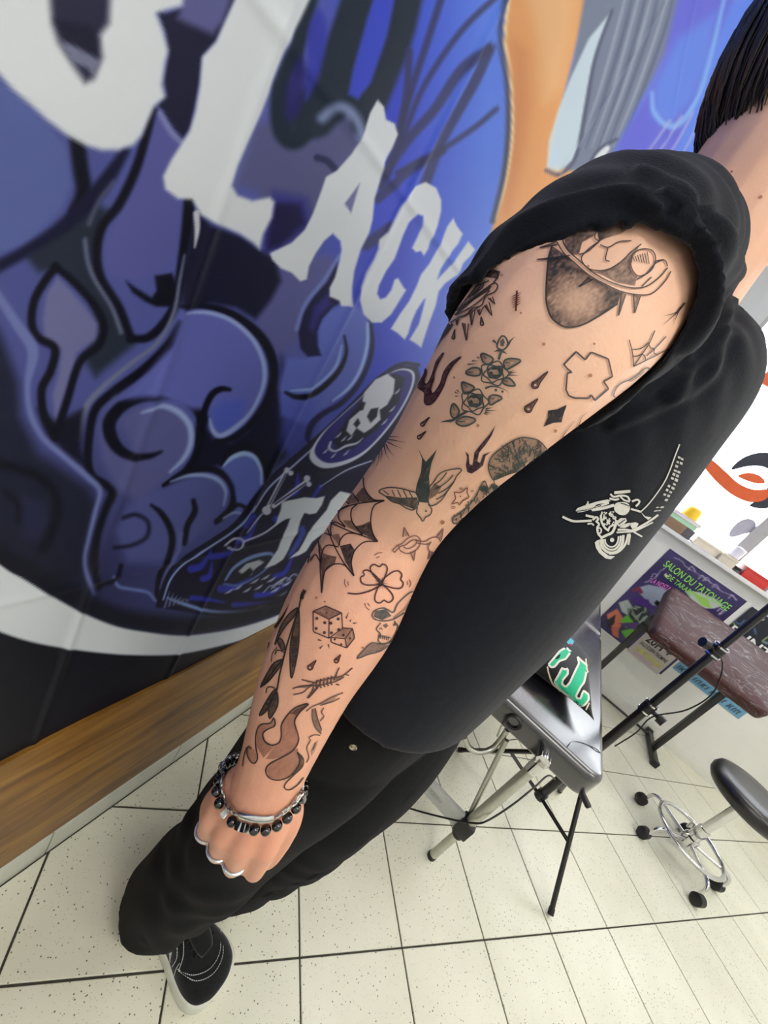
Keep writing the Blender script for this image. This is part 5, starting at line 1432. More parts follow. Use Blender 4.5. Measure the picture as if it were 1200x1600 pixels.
t.dot((568, 615), 20, a=.95, off=.0013); PL([(540, 745), (620, 730), (690, 660), (720, 560)], 3.4); PL([(720, 660), (735, 580), (730, 555)], 3)
PL([(838, 350), (900, 290), (980, 190), (1060, 70), (1110, -40), (1150, -150), (1200, -280)], 1.8); PF([(838, 352), (870, 400), (910, 430), (940, 405), (880, 395)]); PL([(770, 540), (850, 585)], 2.4)
edge = catmull([(1020, 370), (1080, 290), (1140, 190), (1190, 80), (1225, -40), (1255, -160)], 3); left = catmull([(930, 390), (990, 280), (1060, 150), (1110, 40), (1150, -70), (1190, -200)], 3)
for k in range(1, len(edge) - 1):                                 # rows of block lettering / windows
    for j in range(2):
        u0, u1 = .12 + .42 * j, .12 + .42 * j + rr.uniform(.26, .36)
        if rr.rand() < .16: continue
        a_, b_ = left[k] * (1 - u0) + edge[k] * u0, left[k] * (1 - u1) + edge[k] * u1
        dlt = (edge[k + 1] - edge[k]) * rr.uniform(.4, .68)
        PF([a_, b_, b_ + dlt, a_ + dlt], .8)
t.done('off-white motorcycle print with blocks of lettering on the chest', shirt, m_print)
# seam lines of the sleeve and hem
# ------------------------------------------------------------------ jewellery
m_silver = mat('silver', (206, 206, 204), .22, 1., var=.08, scale=200)
m_bead = mat('black_bead', (10, 10, 11), .12, var=.2, scale=200, spec=.6, coat=.5)


def loop_points(front, back, n):
    """closed loop: front points lie on the skin, back points go round behind the wrist"""
    F = []
    for x, y, off in front:
        h_ = hit(body_bvh, x, y, off)
        F.append(h_ if h_ is not None else at(x, y, .43))
    B = [at(x, y, d) for x, y, d in back]
    L = catmull(np.array(F + B), 10, True)
    seg = np.linalg.norm(np.diff(np.vstack([L, L[:1]]), axis=0), axis=1); c = np.concatenate([[0], np.cumsum(seg)])
    LL = np.vstack([L, L[:1]])
    s_ = np.linspace(0, c[-1], n, endpoint=False)
    return np.column_stack([np.interp(s_, c, LL[:, i]) for i in range(3)]), c[-1]


back = [(474, 1216, .440), (462, 1195, .475), (420, 1185, .490), (375, 1180, .480), (350, 1190, .450)]
front1 = [(352, 1212, .003), (350, 1228, .003), (356, 1249, .003), (368, 1265, .003), (392, 1273, .0035), (420, 1275, .0035), (440, 1266, .003), (456, 1252, .003), (466, 1238, .003)]
front2 = [(347, 1208, .004), (344, 1232, .004), (347, 1252, .004), (358, 1272, .004), (373, 1283, .004), (392, 1287, .004), (416, 1289, .004), (436, 1280, .004), (453, 1264, .004), (466, 1245, .004)]
chain_p, ln1 = loop_points(front1, back, 60)
br1 = empty('chain_bracelet', tuple(chain_p.mean(0))); tag(br1, 'silver chain bracelet with a smooth name plate round the tattooed wrist', 'bracelet')
# where the plate sits
pix_c, _ = project(chain_p)
plate = [i for i in range(60) if 368 < pix_c[i, 0] < 432 and pix_c[i, 1] > 1255 and (chain_p[i] - CAM) @ FW < .45]
for i in range(60):
    if i in plate: continue
    d = chain_p[(i + 1) % 60] - chain_p[i - 1]; d /= np.linalg.norm(d); u = np.cross(d, FW); u /= np.linalg.norm(u)
    v = np.cross(d, u) if i % 2 else u; w = u if i % 2 else np.cross(d, u)
    ps = [chain_p[i] + d * .0042 * math.cos(t) + (v * .7 + w * .5) * .0030 * math.sin(t) for t in np.linspace(0, 2 * math.pi, 10, endpoint=False)]
    o = new_tube('chain_link', ps, .0010, m_silver, None, 6, closed=True); world_child(o, br1)
if plate:
    pp = chain_p[plate]
    bm = bmesh.new(); bm_tube(bm, pp, .0034, 10, ry=.0014, up=tuple(FW)); o = build('name_plate', bm, m_silver, autosmooth=.9); world_child(o, br1)
bead_p, ln2 = loop_points(front2, [(x, y + 6, d + .002) for x, y, d in back], 32)
br2 = empty('bead_bracelet', tuple(bead_p.mean(0))); tag(br2, 'black bead bracelet with small silver cubes resting on the hand', 'bracelet')
pix_b, _ = project(bead_p)
for i in range(32):
    d = bead_p[(i + 1) % 32] - bead_p[i - 1]; d /= np.linalg.norm(d)
    x = pix_b[i, 0]
    if (374 < x < 396 and pix_b[i, 1] > 1275) or i % 9 == 4:
        bm = bmesh.new(); bm_tube(bm, [bead_p[i] - d * .003, bead_p[i] + d * .003], .0052, 4, up=tuple(FW)); bmesh.ops.bevel(bm, geom=bm.edges[:], offset=.0005, segments=2, affect='EDGES')
        o = build('cube_bead', bm, m_silver, autosmooth=.5)
    else:
        r = .0052
        prof = [(max(1e-7, r * math.sin(t)), -r * math.cos(t)) for t in np.linspace(0, math.pi, 9)]; prof[0] = (0, -r); prof[-1] = (0, r)
        o = new_lathe('bead', prof, tuple(bead_p[i]), m_bead, axis=tuple(d), seg=12, auto=2.)
    world_child(o, br2)
# rings on little, ring and middle finger
lab = ['thin silver ring on the little finger', 'plain silver band on the ring finger', 'silver signet ring with a square top on the middle finger']
for k in range(3):
    a_, b_ = mcp[k], pip[k]
    d = b_ - a_; d /= np.linalg.norm(d); c = a_ * .28 + b_ * .72
    r = fr[k] * 1.18
    rt = empty('ring', tuple(c)); tag(rt, lab[k], 'ring', 'silver rings on the fist')
    hw = (.0018, .0024, .0030)[k]
    o = new_lathe('band', [(r, -hw), (r + .0014, -hw * .8), (r + .0018, 0), (r + .0014, hw * .8), (r, hw), (r - .0008, 0), (r, -hw)], tuple(c), m_silver, axis=tuple(d), seg=28); world_child(o, rt)
    if k == 2:
        n_ = (CAM - c) / np.linalg.norm(CAM - c); n_ = n_ - d * (n_ @ d); n_ = n_ * .5 + d * .85; n_ /= np.linalg.norm(n_)
        bm = bmesh.new(); bm_tube(bm, [c + n_ * (r * .55), c + n_ * (r + .0036)], [.0055, .0068], 4, up=tuple(d)); bmesh.ops.bevel(bm, geom=bm.edges[:], offset=.0006, segments=2, affect='EDGES')
        o = build('signet', bm, m_silver, autosmooth=.5); world_child(o, rt)
# ------------------------------------------------------------------ lettering helper
def text_mesh(name, s, p0, p1, cap, material, parent=None, up=(0, 0, 1), off=.0012, extrude=.0003, bold=.0):
    """flat letters from p0 to p1 along their baseline, cap height `cap`"""
    cu = bpy.data.curves.new('txt', 'FONT'); cu.body = s; cu.size = 1.; cu.resolution_u = 3; cu.offset = bold
    o = bpy.data.objects.new('txt', cu); COL.objects.link(o)
    dg = bpy.context.evaluated_depsgraph_get(); dg.update()
    me_ = bpy.data.meshes.new_from_object(o.evaluated_get(dg)); bpy.data.objects.remove(o)
    v = verts_np(me_)
    x0, x1 = v[:, 0].min(), v[:, 0].max(); h_ = max(.5, v[:, 1].max())
    p0 = np.asarray(p0, float); p1 = np.asarray(p1, float); e = p1 - p0; upv = np.asarray(up, float); upv = upv / np.linalg.norm(upv)
    n = np.cross(e / np.linalg.norm(e), upv)
    w = p0 + np.outer((v[:, 0] - x0) / (x1 - x0), e) + np.outer(v[:, 1] / h_ * cap, upv) + n * off
    put_verts(me_, w); me_.materials.clear(); me_.materials.append(material)
    o = link(name, me_, None)
    if parent is not None: world_child(o, parent) if parent.type == 'EMPTY' else setattr(o, 'parent', parent)
    return o


# ------------------------------------------------------------------ massage table
m_vinyl = mat('black_vinyl', (22, 22, 30), .24, var=.12, scale=14, bump=.04, bscale=500, spec=.75, coat=1.)
m_alu = mat('brushed_aluminium', (190, 190, 182), .38, 1., var=.06, scale=80)
m_chrome = mat('chrome', (214, 214, 214), .09, 1., var=.04, scale=30)
m_plastic = mat('black_plastic', (18, 18, 20), .45, var=.15, scale=60)
m_blackmetal = mat('black_painted_metal', (14, 14, 16), .3, var=.15, scale=60, spec=.6)
m_grey = mat('grey_board', (178, 180, 176), .5, var=.05, scale=40)
m_vinyl.node_tree.nodes['Principled BSDF'].inputs['IOR'].default_value = 1.55
m_vinyl.node_tree.nodes['Principled BSDF'].inputs['Coat Roughness'].default_value = .27
TX0, TX1, TY0, TYF, TY1, TZ = -.12, .560, 1.165, 2.235, 3.02, .62


def rounded_slab(bm, x0, x1, y0, y1, z0, z1, rc, re, seg=6):
    def ring(inset, z):
        pts = []
        for cx_, cy_, a0 in ((x1 - rc, y1 - rc, 0), (x0 + rc, y1 - rc, 90), (x0 + rc, y0 + rc, 180), (x1 - rc, y0 + rc, 270)):
            for k in range(seg + 1):
                t = math.radians(a0 + 90 * k / seg); pts.append(bm.verts.new((cx_ + (rc - inset) * math.cos(t), cy_ + (rc - inset) * math.sin(t), z)))
        return pts
    R = []
    for k in range(4): t = math.pi / 2 * k / 3; R.append(ring(re * .5 * (1 - math.sin(t)), z0 + re * .5 * (1 - math.cos(t))))
    for k in range(5): t = math.pi / 2 * k / 4; R.append(ring(re * (1 - math.cos(t)), z1 - re + re * math.sin(t)))
    n = len(R[0])
    for A, B in zip(R[:-1], R[1:]):
        for q in range(n): bm.faces.new((A[q], A[(q + 1) % n], B[(q + 1) % n], B[q]))
    bm.faces.new(R[0][::-1]); bm.faces.new(R[-1])


mt = empty('massage_table', (.22, 2.1, 0)); tag(mt, 'black vinyl folding massage table on silver legs beside the person', 'table')
for y0, y1 in ((TY0, TYF - .004), (TYF + .004, TY1)):
    bm = bmesh.new(); rounded_slab(bm, TX0, TX1, y0, y1, TZ - .085, TZ, .055 if y0 == TY0 else .03, .022)
    c = build('padded_top', bm, m_vinyl, autosmooth=.9); world_child(c, mt)
# stitched corner seam, grommet in the end, corner peg
sz = TZ + .0008
world_child(new_tube('corner_seam', catmull([(TX1 - .125, TY0 + .003, TZ - .055), (TX1 - .125, TY0 + .02, sz - .002), (TX1 - .105, TY0 + .075, sz), (TX1 - .06, TY0 + .115, sz), (TX1 - .018, TY0 + .13, sz - .002), (TX1 - .002, TY0 + .13, TZ - .05)], 6), .0016, m_vinyl, None, 6), mt)
gp = on(1, TY0, 800, 1130)
world_child(new_lathe('grommet', [(.024, -.004), (.025, .002), (.021, .006), (.016, .005), (.014, -.004)], (gp[0], TY0 - .001, TZ - .045), m_plastic, axis=(0, -1, 0), seg=24), mt)
world_child(new_lathe('corner_peg', [(.009, -.01), (.009, .022), (.007, .026), (0, .027)], (TX1 - .012, TY0 + .012, TZ - .075), m_plastic, axis=(.75, -.6, -.15), seg=14), mt)
for (lx, ly) in ((.402, 1.137), (.03, 1.137), (.402, 3.045), (.03, 3.045)):
    s = 1 if ly < 2 else -1
    lg = new_tube('leg', [(lx, ly, .185), (lx, ly, .57)], .0165, m_alu, None, 16); world_child(lg, mt)
    new_tube('inner_leg', [(lx, ly, .012), (lx, ly, .21)], .0135, m_alu, lg, 16)
    new_lathe('foot_cap', [(.0145, 0), (.015, .004), (.015, .014), (.0138, .016)], (lx, ly, 0), m_plastic, lg, seg=16)
    bm = bmesh.new(); bm_box(bm, (lx - .026, ly - .021, .165), (lx + .022, ly + .023, .225), .006); build('bracket', bm, m_plastic, lg, autosmooth=.6)
    new_tube('collar', [(lx, ly, .150), (lx, ly, .175)], .0185, m_plastic, lg, 16)
    # knurled knob holding the leg to the top
    new_tube('knob', [(lx, ly - .012 * s, .568), (lx, ly + .028 * s, .568)], .019, m_chrome, lg, 18)
    for k in range(8):
        t = k * math.pi / 4; new_tube('knob_ridge', [(lx + .0185 * math.cos(t), ly - .013 * s, .568 + .0185 * math.sin(t)), (lx + .0185 * math.cos(t), ly + .01 * s, .568 + .0185 * math.sin(t))], .003, m_chrome, lg, 6)
    new_tube('sleeve', [(lx, ly, .515), (lx, ly, .556)], .0185, m_chrome, lg, 18)
for ly in (1.137, 3.045):
    cb = new_box('cross_board', (.052, ly - .008, .17), (.378, ly + .008, .228), m_grey, bevel=.002); world_child(cb, mt)
m_faint = mat('faint_lettering', (156, 160, 158), .5, var=.05)
world_child(text_mesh('board_lettering', 'C ZEN', (.225, 1.129, .192), (.305, 1.129, .192), .016, m_faint), mt)
pA = np.array([.392, 1.160, .225]); pB = on(2, .50, 791, 1156)
world_child(new_tube('brace', [pA, pB], .0085, m_alu, None, 12), mt)
ub = [on(2, z, x, y) for x, y, z in ((726, 1152, .44), (733, 1168, .42), (748, 1175, .42), (768, 1170, .44), (782, 1156, .48), (793, 1140, .53))]
world_child(new_tube('stay_hoop', catmull(ub, 6), .0085, m_alu, None, 12), mt)
world_child(new_tube('stay_wire', [on(2, .45, 775, 1159), on(2, .45, 838, 1152)], .0022, m_alu, None, 8), mt)
world_child(new_tube('stay_wire', [on(2, .50, 777, 1150), on(2, .56, 784, 1133)], .003, m_alu, None, 8), mt)

cpts = [on(1, 1.10, 560, 1235), on(1, 1.10, 640, 1263), on(1, 1.105, 700, 1279), on(1, 1.108, 738, 1286), on(1, 1.112, 760, 1283), on(1, 1.2, 800, 1258), on(1, 1.32, 835, 1230), on(1, 1.45, 856, 1212), on(1, 1.56, 868, 1218)]
cb = new_tube('power_cable', catmull(cpts, 8), .0028, m_plastic, None, 8); tag(cb, 'thin black cable slung past the silver table leg', 'cable')

# ------------------------------------------------------------------ pillow on the table
m_pillow = mat('black_velvet', (13, 13, 16), .85, var=.2, scale=90, bump=.2, bscale=500, sheen=.15)
pz = TZ + .055
Q1, Q2 = on(2, TZ + .05, 928, 1030), on(2, TZ + .02, 920, 1134)
ev = (Q1 - Q2); ev[2] = 0; ln = np.linalg.norm(ev); ev /= ln
eu = np.array([-ev[1], ev[0], 0])
if eu[0] > 0: eu = -eu
pw = .46; N_ = 33
bm = bmesh.new(); rows = {}
for side in (1, -1):
    for i in range(N_):
        for j in range(N_):
            u, v = i / (N_ - 1), j / (N_ - 1)
            if side == -1 and (i in (0, N_ - 1) or j in (0, N_ - 1)): rows[(side, i, j)] = rows[(1, i, j)]; continue
            a, b = abs(2 * u - 1), abs(2 * v - 1)
            th = ((1 - a ** 2.6) * (1 - b ** 2.6)) ** .55
            pinch = .03 * (1 - b ** 2) * (2 * u - 1) * a ** 4, .03 * (1 - a ** 2) * (2 * v - 1) * b ** 4
            p = Q2 + ev * (ln * v - pinch[1]) + eu * (pw * u - pinch[0])
            p[2] = TZ + .045 + (.055 * th if side == 1 else -.042 * th) + .004 * math.sin(9 * u + 5 * v)
            rows[(side, i, j)] = bm.verts.new(p)
for side in (1, -1):
    for i in range(N_ - 1):
        for j in range(N_ - 1):
            q = [rows[(side, i, j)], rows[(side, i + 1, j)], rows[(side, i + 1, j + 1)], rows[(side, i, j + 1)]]
            bm.faces.new(q if side == -1 else q[::-1])
bmesh.ops.recalc_face_normals(bm, faces=bm.faces)
pil = build('pillow', bm, m_pillow, smooth=True); tag(pil, 'black cushion with teal gothic lettering lying on the massage table', 'cushion')
pil_bvh = bvh_of(pil)
m_pprint = vmat('pillow_print', .7, alpha=True, spec=.2)
t = Ink('gothic_lettering', pil_bvh, 6., 800, 960, col=(52, 190, 140))
PO = dict(off=.0016, grain=.02, step=3.)
Jl = [(610, 400), (640, 430), (700, 480), (690, 560), (672, 640), (640, 680), (600, 760), (605, 785), (640, 790), (655, 740), (670, 715), (690, 735), (712, 750), (715, 800), (680, 850), (650, 860), (600, 830), (560, 780), (500, 740), (440, 690), (400, 630), (440, 560), (465, 505), (490, 520), (520, 510), (520, 560), (470, 620), (470, 655), (505, 680), (540, 640), (590, 530), (625, 460)]
Al = [(340, 470), (400, 400), (440, 350), (480, 325), (510, 315), (530, 340), (550, 350), (500, 420), (440, 440), (400, 490), (370, 500)]
for p in (Jl, Al): t.line(np.array(p), 3.2, col=(222, 222, 206), closed=True, smooth=0, off=.0019, a=1.); t.fill(p, 1., **PO)
t.fill([(400, 420), (430, 385), (455, 375), (440, 410), (415, 425)], 1., col=(16, 16, 20), **dict(PO, off=.0022))
t.line([(330, 490), (350, 570), (385, 650), (430, 690), (500, 760), (560, 820), (620, 870), (680, 905), (720, 830)], 2.2, col=(226, 214, 180), off=.0018, a=1.)
t.line([(720, 560), (700, 520), (690, 440), (690, 340)], 2.2, col=(226, 214, 180), off=.0018, a=1.); t.line([(700, 540), (722, 545), (715, 575)], 2., col=(226, 214, 180), off=.0018)
t.line([(655, 300), (680, 330), (675, 390)], 4., col=(176, 64, 92), off=.0018, a=1.); t.line([(495, 290), (520, 280), (560, 290)], 3, col=(176, 64, 92), off=.0018)
for k in range(4): t.line([(585 + 16 * k, 265 + 20 * k), (620 + 10 * k, 255 + 22 * k)], 3, col=(210, 206, 180), off=.0018)
t.fill([(505, 250), (545, 220), (580, 255), (565, 285), (520, 280)], .9, col=(96, 190, 204), **PO)
t.line([(150, 655), (280, 780), (400, 840), (530, 950)], 1.2, col=(120, 110, 100), off=.0016)
o = t.done('teal gothic letters edged in cream', pil, m_pprint)

# ------------------------------------------------------------------ tripod stand
PX, PY = .660, 1.618
ts = empty('tripod_stand', (PX, PY, 0)); tag(ts, 'tall black tripod lamp stand behind the corner of the massage table', 'stand')
def Ptube(n, a, b, r, m=m_blackmetal, par=None, seg=12):
    o = new_tube(n, [a, b], r, m, None, seg)
    world_child(o, ts) if par is None else setattr(o, 'parent', par)
    return o
Ptube('pole', (PX, PY, .12), (PX, PY, .715), .0165); Ptube('pole', (PX, PY, .70), (PX, PY, 1.02), .0135); Ptube('pole', (PX, PY, 1.0), (PX, PY, 1.95), .0115)
for z, kx in ((.71, 1), (1.01, -1)):
    c = Ptube('clamp', (PX, PY, z - .025), (PX, PY, z + .025), .021, m_plastic)
    Ptube('clamp_knob', (PX, PY, z), (PX + kx * .045, PY - .02, z), .008, m_plastic, c); Ptube('clamp_knob', (PX + kx * .035, PY - .016, z), (PX + kx * .055, PY - .025, z), .016, m_plastic, c, 14)
    for dz in (-.018, .018): Ptube('clamp_band', (PX, PY, z + dz - .003), (PX, PY, z + dz + .003), .0225, m_chrome, c, 16)
Ptube('upper_collar', (PX, PY, .385), (PX, PY, .42), .021, m_plastic); Ptube('lower_collar', (PX, PY, .115), (PX, PY, .15), .021, m_plastic)
for a in (-58, 62, 182):
    d = np.array([math.cos(math.radians(a)), math.sin(math.radians(a)), 0]); e = np.array([-d[1], d[0], 0])
    top_, foot_ = np.array([PX, PY, .40]) + d * .02, np.array([PX, PY, .008]) + d * .327
    lg = Ptube('leg', top_, foot_, .0088)
    mid = top_ * .45 + foot_ * .55
    for s in (-1, 1):
        Ptube('brace', np.array([PX, PY, .13]) + d * .02 + e * .006 * s, mid + e * .006 * s, .0042, par=None)
    Ptube('foot_tip', foot_ - (foot_ - top_) / np.linalg.norm(foot_ - top_) * .02, foot_, .0105, m_plastic)
cw = [(PX + .02, PY - .02, .52), (PX + .024, PY - .03, .62), (PX + .022, PY - .02, .70), (PX + .06, PY - .035, .80), (PX + .07, PY - .03, .90), (PX + .03, PY - .02, .99), (PX - .02, PY - .02, 1.01)]
wz = new_tube('lamp_cable', catmull(cw, 8), .0024, m_plastic, None, 8); world_child(wz, ts)

# ------------------------------------------------------------------ arm rest
m_burg = mat('burgundy_vinyl', (60, 20, 22), .4, var=.15, scale=12, spec=.3)


def film_material():
    m = bpy.data.materials.new('clear_film'); m.use_nodes = True
    nt = m.node_tree; b = nt.nodes['Principled BSDF']; L = nt.links.new
    b.inputs['Base Color'].default_value = (.9, .9, .9, 1); b.inputs['Roughness'].default_value = .08
    tc = nt.nodes.new('ShaderNodeTexCoord'); mp = nt.nodes.new('ShaderNodeMapping'); mp.inputs['Scale'].default_value = (2.2, 7, 7); mp.inputs['Rotation'].default_value = (0, 0, .5)
    nz = nt.nodes.new('ShaderNodeTexNoise'); nz.inputs['Scale'].default_value = 3; nz.inputs['Detail'].default_value = 6; nz.inputs['Distortion'].default_value = 1.6
    L(tc.outputs['Object'], mp.inputs['Vector']); L(mp.outputs[0], nz.inputs['Vector'])
    bp = nt.nodes.new('ShaderNodeBump'); bp.inputs['Strength'].default_value = .25; bp.inputs['Distance'].default_value = .01
    L(nz.outputs['Fac'], bp.inputs['Height']); L(bp.outputs[0], b.inputs['Normal'])
    rp = nt.nodes.new('ShaderNodeValToRGB'); rp.color_ramp.elements[0].position = .5; rp.color_ramp.elements[0].color = (.0, .0, .0, 1); rp.color_ramp.elements[1].position = .53; rp.color_ramp.elements[1].color = (.01, .01, .01, 1)
    k = rp.color_ramp.elements.new(.515); k.color = (.22, .22, .22, 1)
    L(nz.outputs['Fac'], rp.inputs[0]); L(rp.outputs[0], b.inputs['Alpha'])
    return m


m_film = film_material()
ar = empty('arm_rest', (1.12, 2.85, 0)); tag(ar, 'burgundy padded arm rest wrapped in clear film on a black frame under the posters', 'arm rest')
tilt = math.atan2(.217, .38)
def slab_at(name, grow, m, par):
    bm = bmesh.new(); rounded_slab(bm, .80 - grow, 1.44 + grow, -.215 - grow, .215 + grow, -.075 - grow, grow, .045, .024)
    bmesh.ops.rotate(bm, cent=(0, 0, 0), matrix=Matrix.Rotation(tilt, 3, 'X'), verts=bm.verts)
    bmesh.ops.translate(bm, vec=(0, 2.79, .828), verts=bm.verts)
    o = build(name, bm, m, autosmooth=.9)
    if par.type == 'EMPTY': world_child(o, par)
    else: o.parent = par
    return o
pad = slab_at('pad', 0., m_burg, ar); slab_at('clear_film', .0016, m_film, pad)
for x in (.857, 1.396):
    pst = new_box('post', (x - .016, 2.945, .03), (x + .016, 2.977, .62), m_blackmetal, bevel=.003); world_child(pst, ar)
    new_box('inner_post', (x - .012, 2.949, .6), (x + .012, 2.973, .80), m_blackmetal, pst, bevel=.002)
    new_box('clamp', (x - .022, 2.94, .585), (x + .022, 2.982, .635), m_plastic, pst, bevel=.004)
    new_tube('clamp_knob', [(x + .02, 2.96, .61), (x + .05, 2.96, .61)], .011, m_plastic, pst, 12)
    ft = new_box('foot_bar', (x - .018, 2.80, 0.006), (x + .018, 3.165, .036), m_blackmetal, bevel=.004); world_child(ft, ar)
    for yy in (2.812, 3.15): new_tube('foot_cap', [(x, yy - .014, .0), (x, yy + .014, .0)], .0225, m_plastic, ft, 12) if False else new_box('foot_cap', (x - .02, yy - .014, 0), (x + .02, yy + .014, .04), m_plastic, ft, bevel=.004)
world_child(new_box('under_bar', (.80, 2.945, .775), (1.43, 2.975, .80), m_blackmetal, bevel=.003), ar)
world_child(new_tube('tie_rod', [(.857, 3.1, .022), (1.396, 3.1, .022)], .008, m_blackmetal, None, 10), ar)

# ------------------------------------------------------------------ rolling stool
SX, SY = 1.425, 2.215
st = empty('rolling_stool', (SX, SY, 0)); tag(st, 'round black rolling stool with chrome footring and castors', 'stool')
world_child(new_lathe('seat', [(0, .425), (.12, .425), (.158, .430), (.172, .448), (.176, .470), (.168, .492), (.145, .503), (.08, .507), (0, .508)], (SX, SY, 0), mat('black_leatherette', (22, 19, 20), .32, var=.12, scale=20, bump=.06, bscale=400, spec=.6), seg=48, auto=2.), st)
world_child(new_lathe('column', [(.026, .075), (.026, .20), (.0255, .205), (.0205, .207), (.0205, .43)], (SX, SY, 0), m_chrome, seg=24), st)
world_child(new_lathe('hub', [(.02, .07), (.034, .072), (.036, .09), (.034, .13), (.028, .135)], (SX, SY, 0), m_chrome, seg=24), st)
rg = [(SX + .155 * math.cos(t), SY + .155 * math.sin(t), .118) for t in np.linspace(0, 2 * math.pi, 48, endpoint=False)]
world_child(new_tube('foot_ring', rg, .0095, m_chrome, None, 10, closed=True), st)
for k in range(5):
    a = math.radians(141 + 72 * k); d = np.array([math.cos(a), math.sin(a), 0]); c = np.array([SX, SY, 0])
    arm_ = new_tube('spoke', catmull([c + d * .03 + (0, 0, .105), c + d * .10 + (0, 0, .108), c + d * .155 + (0, 0, .112), c + d * .19 + (0, 0, .105), c + d * .205 + (0, 0, .085), c + d * .207 + (0, 0, .055)], 5), .0085, m_chrome, None, 10); world_child(arm_, st)
    b_ = a + (.9, -1.3, .4, 2.2, -.5)[k]; f_ = np.array([math.cos(b_), math.sin(b_), 0]); s_ = np.array([-f_[1], f_[0], 0]); w = c + d * .207 + f_ * .012
    cs = empty('castor', tuple(w - c)); cs.parent = st
    for q in (-1, 1):
        o = new_lathe('wheel', [(0, -.008), (.019, -.008), (.024, -.005), (.025, 0), (.024, .005), (.019, .008), (0, .008)], tuple(s_ * .0125 * q + np.array([0, 0, .0255])), m_plastic, cs, axis=tuple(s_), seg=20)
    new_lathe('hood', [(0, -.021), (.020, -.021), (.0265, -.016), (.0265, .016), (.020, .021), (0, .021)], (0, 0, .031), m_plastic, cs, axis=tuple(s_), seg=18)
    new_tube('stem', [(-f_[0] * .012, -f_[1] * .012, .05), (-f_[0] * .012, -f_[1] * .012, .075)], .006, m_chrome, cs, 10)
# dark leg of another seat at the picture's edge
# ------------------------------------------------------------------ posters
PYW = FY - .0016
m_poster = vmat('poster_print', .35, spec=.4)


def poster(name, x0, x1, z0, z1, bg, painter, label, step=.006, lift=0.):
    me_, uv_ = grid_mesh(np.linspace(x0, x1, int((x1 - x0) / step) + 2), np.linspace(z0, z1, int((z1 - z0) / step) + 2), lambda q: np.column_stack([q[:, 0], PYW - .002 - lift + .0018 * np.sin(q[:, 0] * 9) * np.sin(q[:, 1] * 7), q[:, 1]]))
    P = Paint(uv_ * 100., np.array(bg)); painter(P)                # print coordinates in centimetres
    set_colors(me_, np.column_stack([lin_np(P.C), np.ones(len(P.C))]))
    o = link(name, me_, m_poster, smooth=True); tag(o, label, 'poster', 'posters on the wall under the window')
    return o


def wcm(x, y):
    p = on(1, PYW, x, y); return (p[0] * 100, p[2] * 100)
def cp(pts): return [wcm(920 + x / 4.286, 820 + y / 4.286) for x, y in pts]      # from a close look at the wall


def paint1(P):
    rg = np.random.RandomState(2)
    for k in range(20): P.disc((74, 62, 120), (rg.uniform(70, 120), rg.uniform(40, 108)), rg.uniform(3, 7), 5, .4)
    P.line((150, 140, 170), cp([(570, 220), (620, 240), (650, 280), (700, 310), (760, 350), (820, 390), (880, 440), (950, 470), (990, 500)]), .5, .3)
    for c in ((760, 360), (790, 375), (690, 300), (850, 420), (960, 490)): P.line((170, 160, 186), cp([(c[0] - 25, c[1]), (c[0], c[1] - 22), (c[0] + 25, c[1] + 15)]), .6, .3)
    P.line((176, 168, 190), cp([(375, 385), (410, 370), (430, 330), (460, 335), (440, 360), (480, 310), (510, 290)]), .5, .3); P.line((190, 184, 200), cp([(860, 575), (880, 560), (905, 580), (870, 600), (910, 565)]), .5, .3)
    P.disc((226, 220, 190), cp([(525, 337)])[0], 1.5, .3); P.disc((54, 46, 96), cp([(535, 328)])[0], 1.3, .3)
    P.poly((150, 160, 176), cp([(330, 420), (400, 400), (500, 420), (560, 470), (520, 540), (430, 540), (380, 500), (340, 460)]), .6); P.line((120, 40, 70), cp([(300, 440), (330, 425), (350, 450)]), 2.2, .4)
    P.poly((190, 196, 190), cp([(640, 440), (740, 450), (840, 490), (900, 540), (840, 560), (780, 560), (700, 520)]), .6); P.poly((150, 200, 90), cp([(680, 440), (800, 500), (820, 560), (760, 540)]), .6)
    P.poly((74, 40, 120), cp([(280, 480), (400, 500), (420, 560), (330, 540)]), .6)
    P.poly((178, 186, 176), cp([(200, 520), (260, 500), (300, 560), (280, 620), (220, 580)]), .5); P.poly((40, 46, 46), cp([(260, 560), (340, 540), (410, 580), (400, 680), (320, 700), (270, 640)]), .6)
    for k in range(16): q = np.array((330, 620)) + rg.uniform(-70, 70, 2); P.line((150, 168, 150), cp([tuple(q), tuple(q + rg.uniform(-35, 35, 2)), tuple(q + rg.uniform(-35, 35, 2))]), .7, .4)
    P.poly((216, 122, 92), cp([(120, 600), (190, 560), (240, 640), (200, 700), (140, 680)]), .7); P.poly((200, 110, 84), cp([(150, 690), (200, 680), (200, 760), (160, 740)]), .6); P.poly((104, 190, 60), cp([(210, 640), (260, 600), (300, 650), (250, 690)]), .6); P.poly((96, 180, 58), cp([(215, 710), (300, 690), (330, 740), (260, 780)]), .6)
    P.poly((84, 50, 120), cp([(200, 660), (330, 650), (380, 720), (300, 700)]), .6); P.poly((34, 30, 40), cp([(120, 640), (180, 600), (170, 660), (130, 700)]), .5)


